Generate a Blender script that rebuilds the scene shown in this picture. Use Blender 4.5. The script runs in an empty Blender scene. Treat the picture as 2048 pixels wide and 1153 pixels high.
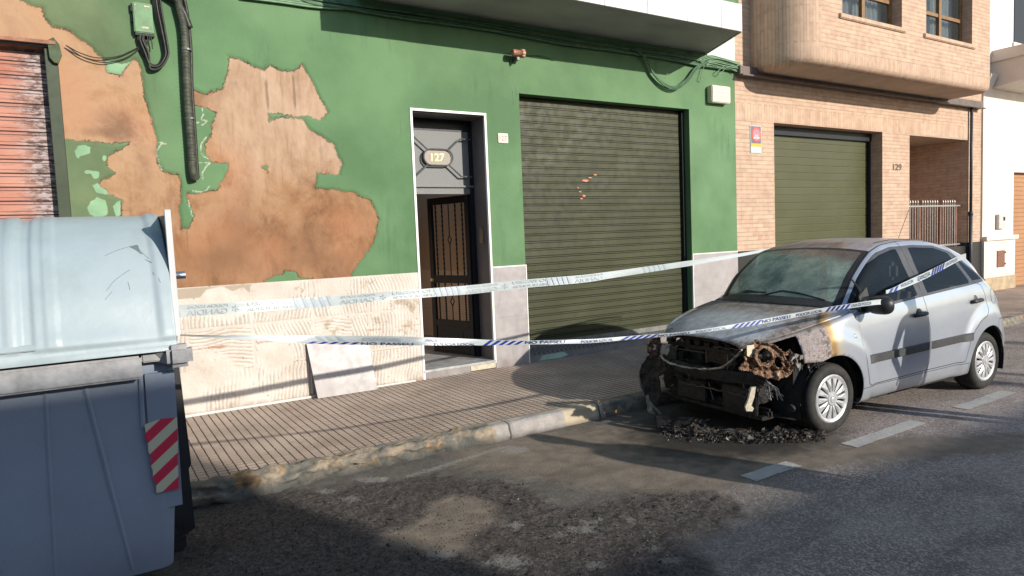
import bpy, bmesh, math, random
import numpy as np
from mathutils import Vector, Matrix, noise as mnoise
rnd = random.Random(7)
S = bpy.context.scene
COL = S.collection

# ---------------------------------------------------------------- camera
F_PX, CAM_H = 1353.97, 1.7
CR = np.array([[0.84661595, -0.53067403, -0.04033009],      # right
               [0.07273504, 0.0403039, 0.99653661],         # up
               [-0.52721063, -0.84661719, 0.07272052]])     # back
cam_d = bpy.data.cameras.new('camera'); cam = bpy.data.objects.new('camera', cam_d); COL.objects.link(cam)
m = Matrix.Identity(4)
for i in range(3):
    for j in range(3): m[i][j] = CR[j][i]
m[2][3] = CAM_H
cam.matrix_world = m
cam_d.sensor_width = 36; cam_d.lens = F_PX / 2048 * 36; cam_d.clip_start = .05; cam_d.clip_end = 500
S.camera = cam

# ---------------------------------------------------------------- sky, sun, exposure
SUN = Vector((.40, -1.0, .385)).normalized()          # direction towards the sun
world = bpy.data.worlds.new('World'); S.world = world; world.use_nodes = True
wn = world.node_tree; bg = wn.nodes['Background']
sky = wn.nodes.new('ShaderNodeTexSky'); sky.sky_type = 'NISHITA'; sky.sun_disc = False
sky.sun_elevation = math.asin(SUN.z); sky.sun_rotation = math.atan2(SUN.x, SUN.y)
sky.air_density = 1.0; sky.dust_density = .6; sky.ozone_density = 1.5
wn.links.new(sky.outputs[0], bg.inputs[0]); bg.inputs[1].default_value = .13
sun_d = bpy.data.lights.new('sun', 'SUN'); sun_d.energy = 3.9; sun_d.angle = math.radians(.53); sun_d.color = (1, .93, .82)
sun = bpy.data.objects.new('sun', sun_d); COL.objects.link(sun)
sun.rotation_euler = SUN.to_track_quat('Z', 'Y').to_euler(); sun.location = (10, -20, 15)
S.view_settings.view_transform = 'Standard'; S.view_settings.look = 'None'
S.view_settings.exposure = 0.52; S.view_settings.gamma = 1

# ---------------------------------------------------------------- measuring: a photo pixel seen on a real plane
def ray(px, py):
    return (CR[0] * ((px - 1024) / F_PX) - CR[1] * ((py - 576.5) / F_PX) - CR[2])
def at(px, py, Y):
    d = ray(px, py); d = d * (Y / d[1]); return Vector((d[0], d[1], d[2] + CAM_H))
def atz(px, py, z):
    d = ray(px, py); d = d * ((z - CAM_H) / d[2]); return Vector((d[0], d[1], d[2] + CAM_H))
WY = 7.07          # street face of the houses
PZ = .13           # pavement height

# ---------------------------------------------------------------- object helpers
def tag(o, label=None, cat=None, group=None, kind=None):
    if label: o['label'] = label
    if cat: o['category'] = cat
    if group: o['group'] = group
    if kind: o['kind'] = kind
    return o
def empty(name, loc=(0, 0, 0), label=None, cat=None, group=None, rz=0):
    o = bpy.data.objects.new(name, None); COL.objects.link(o); o.location = loc; o.rotation_euler = (0, 0, rz)
    o.empty_display_size = .1
    return tag(o, label, cat, group)
def link(name, me, mat=None, parent=None, smooth=False, world_verts=True):
    if mat is not None and len(me.materials) == 0: me.materials.append(mat)
    o = bpy.data.objects.new(name, me); COL.objects.link(o)
    if smooth:
        me.polygons.foreach_set('use_smooth', [True] * len(me.polygons))
    if parent is not None:
        o.parent = parent
        if world_verts:       # vertices are given in world space: undo the parents' placement
            mw = Matrix.Identity(4); p = parent
            while p is not None:
                mw = p.matrix_basis @ mw if p.parent is None else p.matrix_basis @ mw
                p = p.parent
            mm = Matrix.Identity(4); chain = []; p = parent
            while p is not None: chain.append(p); p = p.parent
            for p in reversed(chain): mm = mm @ p.matrix_basis
            o.matrix_basis = mm.inverted()
    return o
def obj(name, verts, faces, mat=None, parent=None, smooth=False, local=False):
    me = bpy.data.meshes.new(name); me.from_pydata([tuple(v) for v in verts], [], [tuple(f) for f in faces]); me.update()
    return link(name, me, mat, parent, smooth, not local)
def attr(o, name, vals):
    a = o.data.attributes.new(name, 'FLOAT', 'POINT'); a.data.foreach_set('value', np.asarray(vals, dtype=np.float32).ravel())

class MB:
    """collects shapes into ONE mesh"""
    def __init__(s): s.v = []; s.f = []
    def add(s, vs, fs):
        n = len(s.v); s.v += [Vector(v) for v in vs]; s.f += [tuple(i + n for i in f) for f in fs]; return s
    def box(s, a, b, bev=0, M=None):
        a = Vector(a); b = Vector(b); c = (a + b) / 2; d = (b - a)
        bm = bmesh.new(); bmesh.ops.create_cube(bm, size=1)
        for v in bm.verts: v.co = Vector((v.co.x * d.x, v.co.y * d.y, v.co.z * d.z)) + c
        if bev: bmesh.ops.bevel(bm, geom=bm.edges[:], offset=bev, segments=2, affect='EDGES', clamp_overlap=True)
        return s.bm(bm, M)
    def bm(s, bm, M=None):
        bm.verts.index_update()
        vs = [(M @ v.co) if M else v.co.copy() for v in bm.verts]; fs = [[v.index for v in f.verts] for f in bm.faces]
        bm.free(); return s.add(vs, fs)
    def tube(s, pts, r, n=8, caps=True, rad=None, flat=1):
        pts = [Vector(p) for p in pts]; N = len(pts); rings = []; prev = None
        for i, p in enumerate(pts):
            t = (pts[min(i + 1, N - 1)] - pts[max(i - 1, 0)]).normalized()
            if prev is None:
                a = Vector((0, 0, 1)) if abs(t.z) < .9 else Vector((1, 0, 0)); x = t.cross(a).normalized()
            else: x = (prev - t * prev.dot(t)).normalized()
            prev = x; y = t.cross(x); rr = rad[i] if rad else r
            rings.append([p + (x * math.cos(k * 2 * math.pi / n) + y * math.sin(k * 2 * math.pi / n) * flat) * rr for k in range(n)])
        vs = [v for R in rings for v in R]; fs = []
        for i in range(N - 1):
            for k in range(n):
                k2 = (k + 1) % n; fs.append((i * n + k, i * n + k2, (i + 1) * n + k2, (i + 1) * n + k))
        if caps: fs.append(tuple(range(n))[::-1]); fs.append(tuple((N - 1) * n + k for k in range(n)))
        return s.add(vs, fs)
    def cyl(s, a, b, r, n=20): return s.tube([a, b], r, n)
    def prism(s, poly, ext):
        """poly: list of 3d points (planar), ext: extrusion vector"""
        n = len(poly); e = Vector(ext); vs = [Vector(p) for p in poly] + [Vector(p) + e for p in poly]
        fs = [tuple(range(n))[::-1], tuple(range(n, 2 * n))] + [(i, (i + 1) % n, n + (i + 1) % n, n + i) for i in range(n)]
        return s.add(vs, fs)
    def lathe(s, prof, c, ax='y', n=48):
        """prof: (radius, axial) pairs"""
        c = Vector(c); vs = []; m_ = len(prof)
        for k in range(n):
            a = 2 * math.pi * k / n; ca, sa = math.cos(a), math.sin(a)
            for r, h in prof:
                if ax == 'y': vs.append(c + Vector((r * ca, h, r * sa)))
                elif ax == 'z': vs.append(c + Vector((r * ca, r * sa, h)))
                else: vs.append(c + Vector((h, r * ca, r * sa)))
        fs = [(k * m_ + i, k * m_ + i + 1, ((k + 1) % n) * m_ + i + 1, ((k + 1) % n) * m_ + i) for k in range(n) for i in range(m_ - 1)]
        return s.add(vs, fs)
    def build(s, name, mat=None, parent=None, smooth=False, local=False):
        o = obj(name, s.v, s.f, mat, parent, smooth, local)
        bm = bmesh.new(); bm.from_mesh(o.data); bmesh.ops.recalc_face_normals(bm, faces=bm.faces[:]); bm.to_mesh(o.data); bm.free()
        return o
def _sep(self, name, mat=None, parent=None, smooth=False):
    """every loose piece becomes an object of its own"""
    n = len(self.v); root = list(range(n))
    def find(i):
        while root[i] != i: root[i] = root[root[i]]; i = root[i]
        return i
    for f in self.f:
        a = find(f[0])
        for b in f[1:]: root[find(b)] = a
    groups = {}
    for f in self.f: groups.setdefault(find(f[0]), []).append(f)
    out = []
    for fs in groups.values():
        ids = sorted({i for f in fs for i in f}); k = {j: i for i, j in enumerate(ids)}; mb = MB(); mb.v = [self.v[i] for i in ids]; mb.f = [tuple(k[i] for i in f) for f in fs]
        out.append(mb.build(name, mat, parent, smooth))
    return out[0]
MB.sep = _sep
def bezier(pts, n=12):
    """Catmull-Rom through pts"""
    pts = [Vector(p) for p in pts]; P = [2 * pts[0] - pts[1]] + pts + [2 * pts[-1] - pts[-2]]; out = []
    for i in range(1, len(P) - 2):
        for k in range(n):
            t = k / n; a, b, c, d = P[i - 1:i + 3]
            out.append(.5 * ((2 * b) + (c - a) * t + (2 * a - 5 * b + 4 * c - d) * t * t + (3 * b - a - 3 * c + d) * t ** 3))
    return out + [pts[-1]]
def text_geo(txt, size, space=1.0, bold=0.0):
    cu = bpy.data.curves.new('t', 'FONT'); cu.body = txt; cu.size = size; cu.space_character = space; cu.offset = bold
    cu.resolution_u = 3
    o = bpy.data.objects.new('t', cu); COL.objects.link(o); bpy.context.view_layer.update()
    dg = bpy.context.evaluated_depsgraph_get(); me = bpy.data.meshes.new_from_object(o.evaluated_get(dg))
    vs = [v.co.copy() for v in me.vertices]; fs = [tuple(p.vertices) for p in me.polygons]
    bpy.data.objects.remove(o); bpy.data.curves.remove(cu); bpy.data.meshes.remove(me)
    if vs:
        x0 = min(v.x for v in vs); x1 = max(v.x for v in vs); y0 = min(v.y for v in vs); y1 = max(v.y for v in vs)
        for v in vs: v.x -= (x0 + x1) / 2; v.y -= (y0 + y1) / 2
        return vs, fs, x1 - x0, y1 - y0
    return vs, fs, 0, 0
def wall_text(name, txt, size, c, mat, parent, bold=0, width=None, depth=.004, xs=1):
    """raised letters on a street-facing surface, centre c"""
    vs, fs, w, h = text_geo(txt, size, 1, bold)
    k = (width / w) if width else xs
    mb = MB(); n = len(vs)
    a = [Vector((c[0] + v.x * k, c[1], c[2] + v.y)) for v in vs]
    mb.add(a, fs)
    return mb.build(name, mat, parent)

# ---------------------------------------------------------------- polygon fields
def sdf(P, poly):
    """signed distance (negative inside) of points P (n,2) to a polygon"""
    P = np.asarray(P, float); poly = np.asarray(poly, float); n = len(poly)
    d = np.full(len(P), 1e9); ins = np.zeros(len(P), bool)
    for i in range(n):
        a = poly[i]; b = poly[(i + 1) % n]; ab = b - a; L = ab @ ab
        if L < 1e-12: continue
        t = np.clip(((P - a) @ ab) / L, 0, 1); q = P - a - t[:, None] * ab; d = np.minimum(d, (q ** 2).sum(1))
        c = ((a[1] > P[:, 1]) != (b[1] > P[:, 1]))
        with np.errstate(divide='ignore', invalid='ignore'):
            xx = (b[0] - a[0]) * (P[:, 1] - a[1]) / (b[1] - a[1] if b[1] != a[1] else 1e-9) + a[0]
        ins ^= c & (P[:, 0] < xx)
    d = np.sqrt(d); return np.where(ins, -d, d)
def polydist(P, line):
    P = np.asarray(P, float); d = np.full(len(P), 1e9)
    for a, b in zip(line[:-1], line[1:]):
        a = np.array(a, float); b = np.array(b, float); ab = b - a
        t = np.clip(((P - a) @ ab) / max(ab @ ab, 1e-12), 0, 1); q = P - a - t[:, None] * ab; d = np.minimum(d, (q ** 2).sum(1))
    return np.sqrt(d)
def blur(G, k):
    for _ in range(k):
        G = (G + np.roll(G, 1, 0) + np.roll(G, -1, 0) + np.roll(G, 1, 1) + np.roll(G, -1, 1)) / 5
    return G
def vnoise(P, sc, seed=0, octv=3):
    """cheap smooth noise, numpy, 2d"""
    P = np.asarray(P, float); out = np.zeros(len(P)); amp = 1; tot = 0
    for o in range(octv):
        r = np.random.RandomState(seed + o); G = r.rand(256, 256)
        q = P * sc * 2 ** o + 1000; i = np.floor(q).astype(int); f = q - i; f = f * f * (3 - 2 * f); i &= 255; j = (i + 1) & 255
        a = G[i[:, 0], i[:, 1]]; b = G[j[:, 0], i[:, 1]]; c = G[i[:, 0], j[:, 1]]; d = G[j[:, 0], j[:, 1]]
        out += amp * ((a * (1 - f[:, 0]) + b * f[:, 0]) * (1 - f[:, 1]) + (c * (1 - f[:, 0]) + d * f[:, 0]) * f[:, 1]); tot += amp; amp *= .5
    return out / tot - .5

# ---------------------------------------------------------------- node helpers
class NT:
    def __init__(s, name, rough=.6, spec=.4, metal=0):
        s.m = bpy.data.materials.new(name); s.m.use_nodes = True; s.t = s.m.node_tree; s.n = s.t.nodes; s.l = s.t.links
        s.b = s.n['Principled BSDF']; s.out = s.n['Material Output']
        s.b.inputs['Roughness'].default_value = rough; s.b.inputs['Specular IOR Level'].default_value = spec; s.b.inputs['Metallic'].default_value = metal
        s.geo = None; s.tc = None
    def pos(s):
        if not s.geo: s.geo = s.n.new('ShaderNodeNewGeometry')
        return s.geo.outputs['Position']
    def objc(s):
        if not s.tc: s.tc = s.n.new('ShaderNodeTexCoord')
        return s.tc.outputs['Object']
    def set(s, sock, v):
        if hasattr(v, 'is_output') or isinstance(v, bpy.types.NodeSocket): s.l.new(v, sock)
        elif isinstance(v, (tuple, list)) and len(v) == 3 and sock.type == 'RGBA': sock.default_value = (*v, 1)
        else: sock.default_value = v
    def scale(s, vec, sc):
        mp = s.n.new('ShaderNodeMapping'); s.set(mp.inputs[0], vec); mp.inputs['Scale'].default_value = sc; return mp.outputs[0]
    def noise(s, scale, detail=4, vec=None, rough=.55, dist=0, col=False):
        x = s.n.new('ShaderNodeTexNoise'); s.set(x.inputs['Vector'], vec if vec is not None else s.pos())
        x.inputs['Scale'].default_value = scale; x.inputs['Detail'].default_value = detail; x.inputs['Roughness'].default_value = rough; x.inputs['Distortion'].default_value = dist
        return x.outputs['Color' if col else 'Fac']
    def voro(s, scale, vec=None, feat='F1', out='Distance', rand=1):
        x = s.n.new('ShaderNodeTexVoronoi'); x.feature = feat; s.set(x.inputs['Vector'], vec if vec is not None else s.pos()); x.inputs['Scale'].default_value = scale
        x.inputs['Randomness'].default_value = rand
        return x.outputs[out]
    def mth(s, op, a, b=0.0, c=0.0, clamp=False):
        x = s.n.new('ShaderNodeMath'); x.operation = op; x.use_clamp = clamp; s.set(x.inputs[0], a); s.set(x.inputs[1], b); s.set(x.inputs[2], c); return x.outputs[0]
    def step(s, v, a, b, lo=0.0, hi=1.0):
        x = s.n.new('ShaderNodeMapRange'); x.interpolation_type = 'SMOOTHSTEP'; s.set(x.inputs[0], v)
        x.inputs[1].default_value = a; x.inputs[2].default_value = b; x.inputs[3].default_value = lo; x.inputs[4].default_value = hi; return x.outputs[0]
    def mix(s, f, a, b, mode='MIX'):
        x = s.n.new('ShaderNodeMix'); x.data_type = 'RGBA'; x.blend_type = mode; s.set(x.inputs[0], f); s.set(x.inputs[6], a); s.set(x.inputs[7], b); return x.outputs[2]
    def ramp(s, f, stops):
        x = s.n.new('ShaderNodeValToRGB'); s.set(x.inputs[0], f); e = x.color_ramp.elements
        while len(e) < len(stops): e.new(.5)
        for i, (p, c) in enumerate(stops): e[i].position = p; e[i].color = (*c, 1)
        return x.outputs[0]
    def xyz(s, v):
        x = s.n.new('ShaderNodeSeparateXYZ'); s.set(x.inputs[0], v); return x.outputs
    def comb(s, a, b, c):
        x = s.n.new('ShaderNodeCombineXYZ'); s.set(x.inputs[0], a); s.set(x.inputs[1], b); s.set(x.inputs[2], c); return x.outputs[0]
    def attr(s, name):
        x = s.n.new('ShaderNodeAttribute'); x.attribute_name = name; return x.outputs['Fac']
    def bump(s, h, dist=.01, strength=1.0, normal=None):
        x = s.n.new('ShaderNodeBump'); x.inputs['Distance'].default_value = dist; x.inputs['Strength'].default_value = strength; s.set(x.inputs['Height'], h)
        if normal is not None: s.set(x.inputs['Normal'], normal)
        return x.outputs[0]
    def fin(s, col=None, rough=None, bump=None, metal=None, alpha=None):
        if col is not None: s.set(s.b.inputs['Base Color'], col)
        if rough is not None: s.set(s.b.inputs['Roughness'], rough)
        if bump is not None: s.set(s.b.inputs['Normal'], bump)
        if metal is not None: s.set(s.b.inputs['Metallic'], metal)
        if alpha is not None: s.set(s.b.inputs['Alpha'], alpha)
        return s.m
def simple(name, col, rough=.6, metal=0, var=.15, sc=6, bump=0, spec=.4, bsc=60):
    """plain material with a little wear in colour and gloss"""
    t = NT(name, rough, spec, metal); n = t.noise(sc, 5)
    dark = tuple(c * (1 - var) for c in col); light = tuple(min(1, c * (1 + var)) for c in col)
    c = t.ramp(n, [(.3, dark), (.7, light)])
    r = t.step(t.noise(sc * 3, 3), .3, .7, max(0, rough - .08), min(1, rough + .1))
    return t.fin(c, r, t.bump(t.noise(bsc, 4), .004, bump) if bump else None)
def grime(t, col, amt=.35, zmax=.6, dcol=(.09, .07, .055)):
    """splash dirt low on a wall, streaky"""
    p = t.xyz(t.pos()); n = t.noise(3, 5, t.scale(t.pos(), (2, 2, .6)))
    f = t.mth('MULTIPLY', t.step(t.mth('ADD', p[2], t.mth('MULTIPLY', n, -.8)), -.4, zmax - .4, 1, 0), amt)
    return t.mix(f, col, dcol)
# ================================================================ SETTING
# ---- road: zones of smooth silt, rough charred crust and worn white paint are traced on the ground
def gz(pts, z=0.0): return [(lambda p: (p.x, p.y))(atz(x, y, z)) for x, y in pts]
silt_polys = [gz([(800,1062),(850,1035),(862,1008),(905,992),(960,995),(1000,1020),(1003,1048),(955,1072),(935,1100),(885,1112),(830,1100),(760,1092),(752,1070)]),
              gz([(905,905),(990,885),(1070,872),(1250,850),(1420,862),(1560,885),(1700,880),(2040,868),(2040,900),(1700,925),(1560,945),(1440,978),(1330,990),(1230,978),(1120,962),(1010,940),(930,925)])]
rough_polys = [gz([(640,985),(760,965),(900,962),(1000,958),(1060,978),(1085,1015),(1130,1025),(1240,990),(1330,985),(1410,992),(1445,1010),(1425,1060),(1400,1110),(1370,1200),(1000,1400),(300,1400),(370,1010),(540,985)])]
blob = [(745,960,36,6),(650,985,16,5),(1025,1052,22,5),(1165,1060,34,8),(880,1110,35,9),(1020,1125,45,12),(1190,1130,22,7),(1340,1122,24,7),(700,1000,20,5),(1260,1040,12,4),(1180,1045,16,5),(1305,1098,14,5),(1120,1072,14,4),(1800,1010,12,4),(1570,1015,10,4),(1440,1085,13,4)]
paint_line = gz([(820,953),(850,945),(905,926),(945,914),(1000,897),(1022,893)])
paint_tri = gz([(1000,905),(1015,892),(1050,893),(1060,903),(1020,910)])
DR_ = .018; xs = np.arange(-.3, 7.8, DR_); ys = np.arange(1.2, 4.93, DR_)
GX, GY = np.meshgrid(xs, ys, indexing='ij'); P2 = np.c_[GX.ravel(), GY.ravel()]
s_silt = np.minimum.reduce([sdf(P2, p) for p in silt_polys]); s_rough = np.minimum.reduce([sdf(P2, p) for p in rough_polys])
s_paint = np.minimum(polydist(P2, paint_line) - .03, sdf(P2, paint_tri))
for bx, by, a, b in blob:
    s_paint = np.minimum(s_paint, sdf(P2, gz([(bx + a * math.cos(k * .628), by + b * math.sin(k * .628)) for k in range(10)])) )
crust = np.clip(.5 - (s_rough + vnoise(P2, 2.2, 61, 5) * .55) / .22, 0, 1) * np.clip(.5 + s_silt / .12, 0, 1)
zz = vnoise(P2, 1.3, 3) * .02 + (vnoise(P2, 22, 8, 3) * .030 + vnoise(P2, 6, 18, 2) * .012 + .005) * crust + vnoise(P2, 14, 28, 3) * .004
edge = np.minimum.reduce([P2[:, 0] + .3, xs[-1] - P2[:, 0], P2[:, 1] - 1.2, ys[-1] - P2[:, 1]]); zz *= np.clip(edge / .3, 0, 1)
nx, ny = len(xs), len(ys)
ZG = zz.reshape(GX.shape)
def road_z(x, y):
    i = int(round((x + .3) / DR_)); j = int(round((y - 1.2) / DR_))
    return float(ZG[i, j]) if 0 <= i < ZG.shape[0] and 0 <= j < ZG.shape[1] else 0.0
V = np.c_[P2, zz]; F = [(i * ny + j, (i + 1) * ny + j, (i + 1) * ny + j + 1, i * ny + j + 1) for i in range(nx - 1) for j in range(ny - 1)]
x0, x1, y0, y1 = xs[0], xs[-1], ys[0], ys[-1]; n0 = len(V)
# outer sheets butt onto the fine patch
Vo = [(-80, -80), (150, -80), (150, y0), (-80, y0), (-80, y1), (x0, y1), (x0, y0), (x1, y0), (x1, y1), (150, y1), (-80, 5.0), (150, 5.0)]
V = np.r_[V, np.array([(a, b, 0) for a, b in Vo])]
F += [tuple(n0 + i for i in f) for f in ((0, 1, 2, 7, 6, 3), (3, 6, 5, 4), (7, 2, 9, 8), (4, 5, 8, 9, 11, 10))]
t = NT('asphalt', .85, .3)
sil, rou, pai = t.attr('silt'), t.attr('crust'), t.attr('paint')
nz = t.noise(7, 5); fine = t.noise(160, 3); n2 = t.noise(1.3, 4); stones = t.voro(95, out='Color')
base = t.ramp(n2, [(.35, (.215, .178, .16)), (.65, (.30, .255, .232))])
sp = t.n.new('ShaderNodeRGBToBW'); t.l.new(stones, sp.inputs[0])
g = t.xyz(t.pos()); clean = t.step(t.mth('ADD', t.mth('SUBTRACT', t.mth('MULTIPLY', g[0], .5), g[1]), t.mth('MULTIPLY', t.noise(1.1, 4), 1.4)), -.9, .3)
mud = t.ramp(t.noise(11, 6, rough=.7), [(.3, (.10, .092, .08)), (.7, (.19, .172, .148))])
base = t.mix(clean, mud, base)
base = t.mix(t.mth('MULTIPLY', clean, t.step(sp.outputs[0], .5, .85, 0, .75)), base, (.50, .45, .42))
base = t.mix(t.step(sp.outputs[0], .1, .35, .45, 0), base, (.05, .048, .048))
brown = t.ramp(nz, [(.3, (.165, .135, .108)), (.7, (.255, .21, .165))])
base = t.mix(t.step(t.mth('ADD', sil, t.mth('MULTIPLY', t.mth('SUBTRACT', t.noise(9, 6, rough=.7), .5), .7)), .14, -.08), base, brown)
char = t.ramp(t.noise(45, 6, rough=.75), [(.31, (.018, .017, .018)), (.48, (.07, .061, .057)), (.62, (.175, .143, .13)), (.8, (.32, .27, .25))])
base = t.mix(t.mth('MULTIPLY', t.step(t.mth('ADD', rou, t.mth('MULTIPLY', t.mth('SUBTRACT', t.noise(8, 7, rough=.75), .5), 1.5)), .1, .95), .9), base, char)
pf = t.step(t.mth('ADD', pai, t.mth('MULTIPLY', t.mth('SUBTRACT', t.noise(26, 6, rough=.8), .5), .30)), .014, -.014, 0, .62)
base = t.mix(pf, base, t.ramp(t.noise(50, 3), [(.3, (.24, .23, .21)), (.7, (.38, .37, .34))]))
# soot washed round the burnt car
g = t.xyz(t.pos()); dx = t.mth('MULTIPLY', t.mth('SUBTRACT', g[0], 4.55), .75); dy = t.mth('SUBTRACT', g[1], 3.85)
dd = t.mth('SQRT', t.mth('ADD', t.mth('MULTIPLY', dx, dx), t.mth('MULTIPLY', dy, dy)))
base = t.mix(t.step(t.mth('ADD', dd, t.mth('MULTIPLY', nz, .35)), .65, 1.15, .88, 0), base, (.011, .011, .011))
oil = t.step(t.noise(2.4, 3, t.scale(t.pos(), (.5, 1.4, 1))), .52, .66, 0, .5)
base = t.mix(oil, base, t.mix(.5, base, (.045, .035, .028)))
bh = t.mth('ADD', t.mth('ADD', t.mth('MULTIPLY', fine, .6), t.mth('MULTIPLY', t.noise(38, 6, rough=.8), .9)), t.mth('MULTIPLY', t.noise(55, 5, rough=.8), t.mth('MULTIPLY', rou, 2.2)))
M_ASPH = t.fin(base, .88, t.bump(bh, .014, .8))
road = obj('road', V, F, M_ASPH, smooth=True); tag(road, kind='structure')
nf = len(V) - n0
attr(road, 'silt', np.r_[s_silt, np.full(nf, 1.)]); attr(road, 'crust', np.r_[crust, np.zeros(nf)]); attr(road, 'paint', np.r_[s_paint, np.full(nf, 1.)])

t = NT('worn road paint', .75, .3)
al = t.step(t.mth('ADD', t.noise(30, 6, rough=.75), t.mth('MULTIPLY', t.noise(4, 3), .4)), .42, .66, .95, .35)
t.b.inputs['Alpha'].default_value = 1
M_LINE = t.fin(t.mix(al, (.25, .24, .23), t.ramp(t.noise(10, 4), [(.3, (.50, .50, .48)), (.7, (.64, .63, .61))])), .8, t.bump(t.noise(120, 3), .004, .6), None, t.step(t.mth('ADD', t.noise(55, 6, rough=.8), t.mth('MULTIPLY', t.noise(5, 3), .5)), .80, 1.02, 1, .05))
for i, (a, b) in enumerate(((3.70, 4.20), (4.88, 5.89), (6.6, 7.58), (8.2, 9.2), (9.9, 10.9), (11.6, 12.6), (13.3, 14.3), (15, 16))):
    zl = .0045
    mb = MB(); n = 18
    up = [(a + (b - a) * k / n, 2.935 + rnd.uniform(-.006, .006)) for k in range(n + 1)]; dn = [(a + (b - a) * k / n, 3.07 + rnd.uniform(-.006, .006)) for k in range(n + 1)]
    n = 34; R_ = 5; vs = [(a + (b - a) * k / n + rnd.uniform(-.004, .004), 2.935 + .135 * r / R_ + rnd.uniform(-.004, .004)) for k in range(n + 1) for r in range(R_ + 1)]
    vs = [(x, y, road_z(x, y) + zl) for x, y in vs]
    mb.add(vs, [(k * (R_ + 1) + r, (k + 1) * (R_ + 1) + r, (k + 1) * (R_ + 1) + r + 1, k * (R_ + 1) + r + 1) for k in range(n) for r in range(R_)]); o = mb.build('road_marking', M_LINE); tag(o, kind='structure')

# ---- pavement and kerb
KY = 4.85
t = NT('pavement tiles', .8, .3)
g = t.xyz(t.pos()); u = t.mth('DIVIDE', g[0], .0667); v = t.mth('DIVIDE', g[1], .0667)
nz = t.noise(2.2, 5); wob = t.mth('MULTIPLY', t.mth('SUBTRACT', t.noise(40, 2), .5), .25)
def groove(t, a, w): return t.step(t.mth('ABSOLUTE', t.mth('SUBTRACT', t.mth('FRACT', t.mth('ADD', a, wob)), .5)), .5 - w, .5 - w * .35)
gu = groove(t, u, .10); gv = groove(t, v, .105)
fill = t.step(t.mth('ADD', t.noise(1.1, 3), t.mth('MULTIPLY', g[0], .09)), .56, .74, .12, 1)
gv = t.mth('MULTIPLY', gv, fill)
gg = t.mth('MAXIMUM', gu, gv)
cell = t.comb(t.mth('FLOOR', t.mth('DIVIDE', g[0], .2)), t.mth('FLOOR', t.mth('DIVIDE', g[1], .2)), 0)
wn_ = t.n.new('ShaderNodeTexWhiteNoise'); t.l.new(cell, wn_.inputs[0])
col = t.ramp(nz, [(.3, (.37, .285, .225)), (.72, (.57, .455, .37))])
col = t.mix(t.mth('MULTIPLY', wn_.outputs[0], .35), col, (.30, .235, .195))
col = t.mix(t.step(t.noise(7, 7, rough=.75), .56, .70, 0, .4), col, (.15, .12, .095)); col = t.mix(t.step(t.noise(.9, 4), .55, .75, 0, .55), col, (.25, .24, .205))
col = t.mix(t.mth('MULTIPLY', t.mth('MAXIMUM', gu, t.mth('MULTIPLY', gv, .85)), .95), col, (.045, .034, .027))
cem = t.step(t.mth('ADD', g[1], t.mth('MULTIPLY', t.mth('SUBTRACT', t.noise(4.5, 6, rough=.75), .42), t.step(g[0], 1.0, 2.6, 1.15, .2))), 5.09, 4.98)
col = t.mix(cem, col, t.ramp(t.noise(9, 6, rough=.7), [(.28, (.13, .115, .10)), (.45, (.34, .27, .21)), (.56, (.22, .19, .16)), (.72, (.52, .42, .31))]))
spots = t.step(t.voro(7), .045, .02, 0, .5)
col = t.mix(spots, col, (.05, .045, .04))
gg2 = t.mth('MULTIPLY', gg, t.mth('SUBTRACT', 1, cem))
h = t.mth('ADD', t.mth('MULTIPLY', gg2, -1), t.mth('ADD', t.mth('MULTIPLY', t.noise(150, 3), .15), t.mth('MULTIPLY', t.mth('MULTIPLY', t.noise(11, 6), cem), 1.2)))
M_PAVE = t.fin(col, .82, t.bump(h, .007, .9))
mb = MB(); kx = 60
mb.add([(-40, 4.95, PZ), (60, 4.95, PZ), (60, 12, PZ), (-40, 12, PZ)], [(0, 1, 2, 3)])
pave = mb.build('pavement', M_PAVE); tag(pave, kind='structure')
# kerb: lumpy profile swept along the street, in blocks with joints
xs = np.r_[np.arange(-40, -1, 1.0), np.arange(-1, 9, .016), np.arange(9, 60, .5)]
prof0 = [(4.97, .131), (4.93, .137), (4.88, .134), (4.853, .118), (4.845, .08), (4.84, .04), (4.83, -.03)]
_q = np.linspace(0, 6, 22); prof = [(float(np.interp(a, range(7), [p[0] for p in prof0])), float(np.interp(a, range(7), [p[1] for p in prof0]))) for a in _q]
V = []; paint = []; yel = []
for x in xs:
    near = -1 <= x < 9; blk = x / .98 - math.floor(x / .98); joint = min(blk, 1 - blk) * .98
    for j, (y, z) in enumerate(prof):
        n1 = mnoise.noise(Vector((x * 2.2, y * 9, z * 9))) ; n2_ = mnoise.noise(Vector((x * 9, y * 22, z * 22 + 5)))
        k = 0 if j == 0 else 1
        amp = 2.0 if x < 2.6 else .9
        ch_ = mnoise.noise(Vector((x * 7, y * 16, z * 18 + 3))); rg = -abs(mnoise.noise(Vector((x * 5.5, y * 12, z * 14 + 9)))) * .045 + .008 - (.022 if ch_ > .18 else 0) + mnoise.noise(Vector((x * 30, y * 30, z * 30))) * .010; er = max(0, min(1, (2.75 - x) / .4))
        dy = (n1 * .022 + n2_ * .014) * k * amp - rg * k * er - (.0 if joint > .02 or er > .5 else -.008); dz = (n2_ * .010 + n1 * .008) * k * amp + rg * .55 * k * er - (.0 if joint > .015 or j == 0 or er > .5 else .007)
        V.append((x, y + dy, z + dz + (.003 if j in (0,) else 0)))
        paint.append(max(0, min(1, min((x - 2.72) / .15, (4.1 - x) / .3))) if near else 0); yel.append(1.0 if x > 3.52 else 0)
n = len(prof)
F = [(i * n + j, (i + 1) * n + j, (i + 1) * n + j + 1, i * n + j + 1) for i in range(len(xs) - 1) for j in range(n - 1)]
t = NT('kerb stone', .85, .3)
nz = t.noise(6, 6, rough=.7); n3 = t.noise(2.0, 3)
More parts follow.
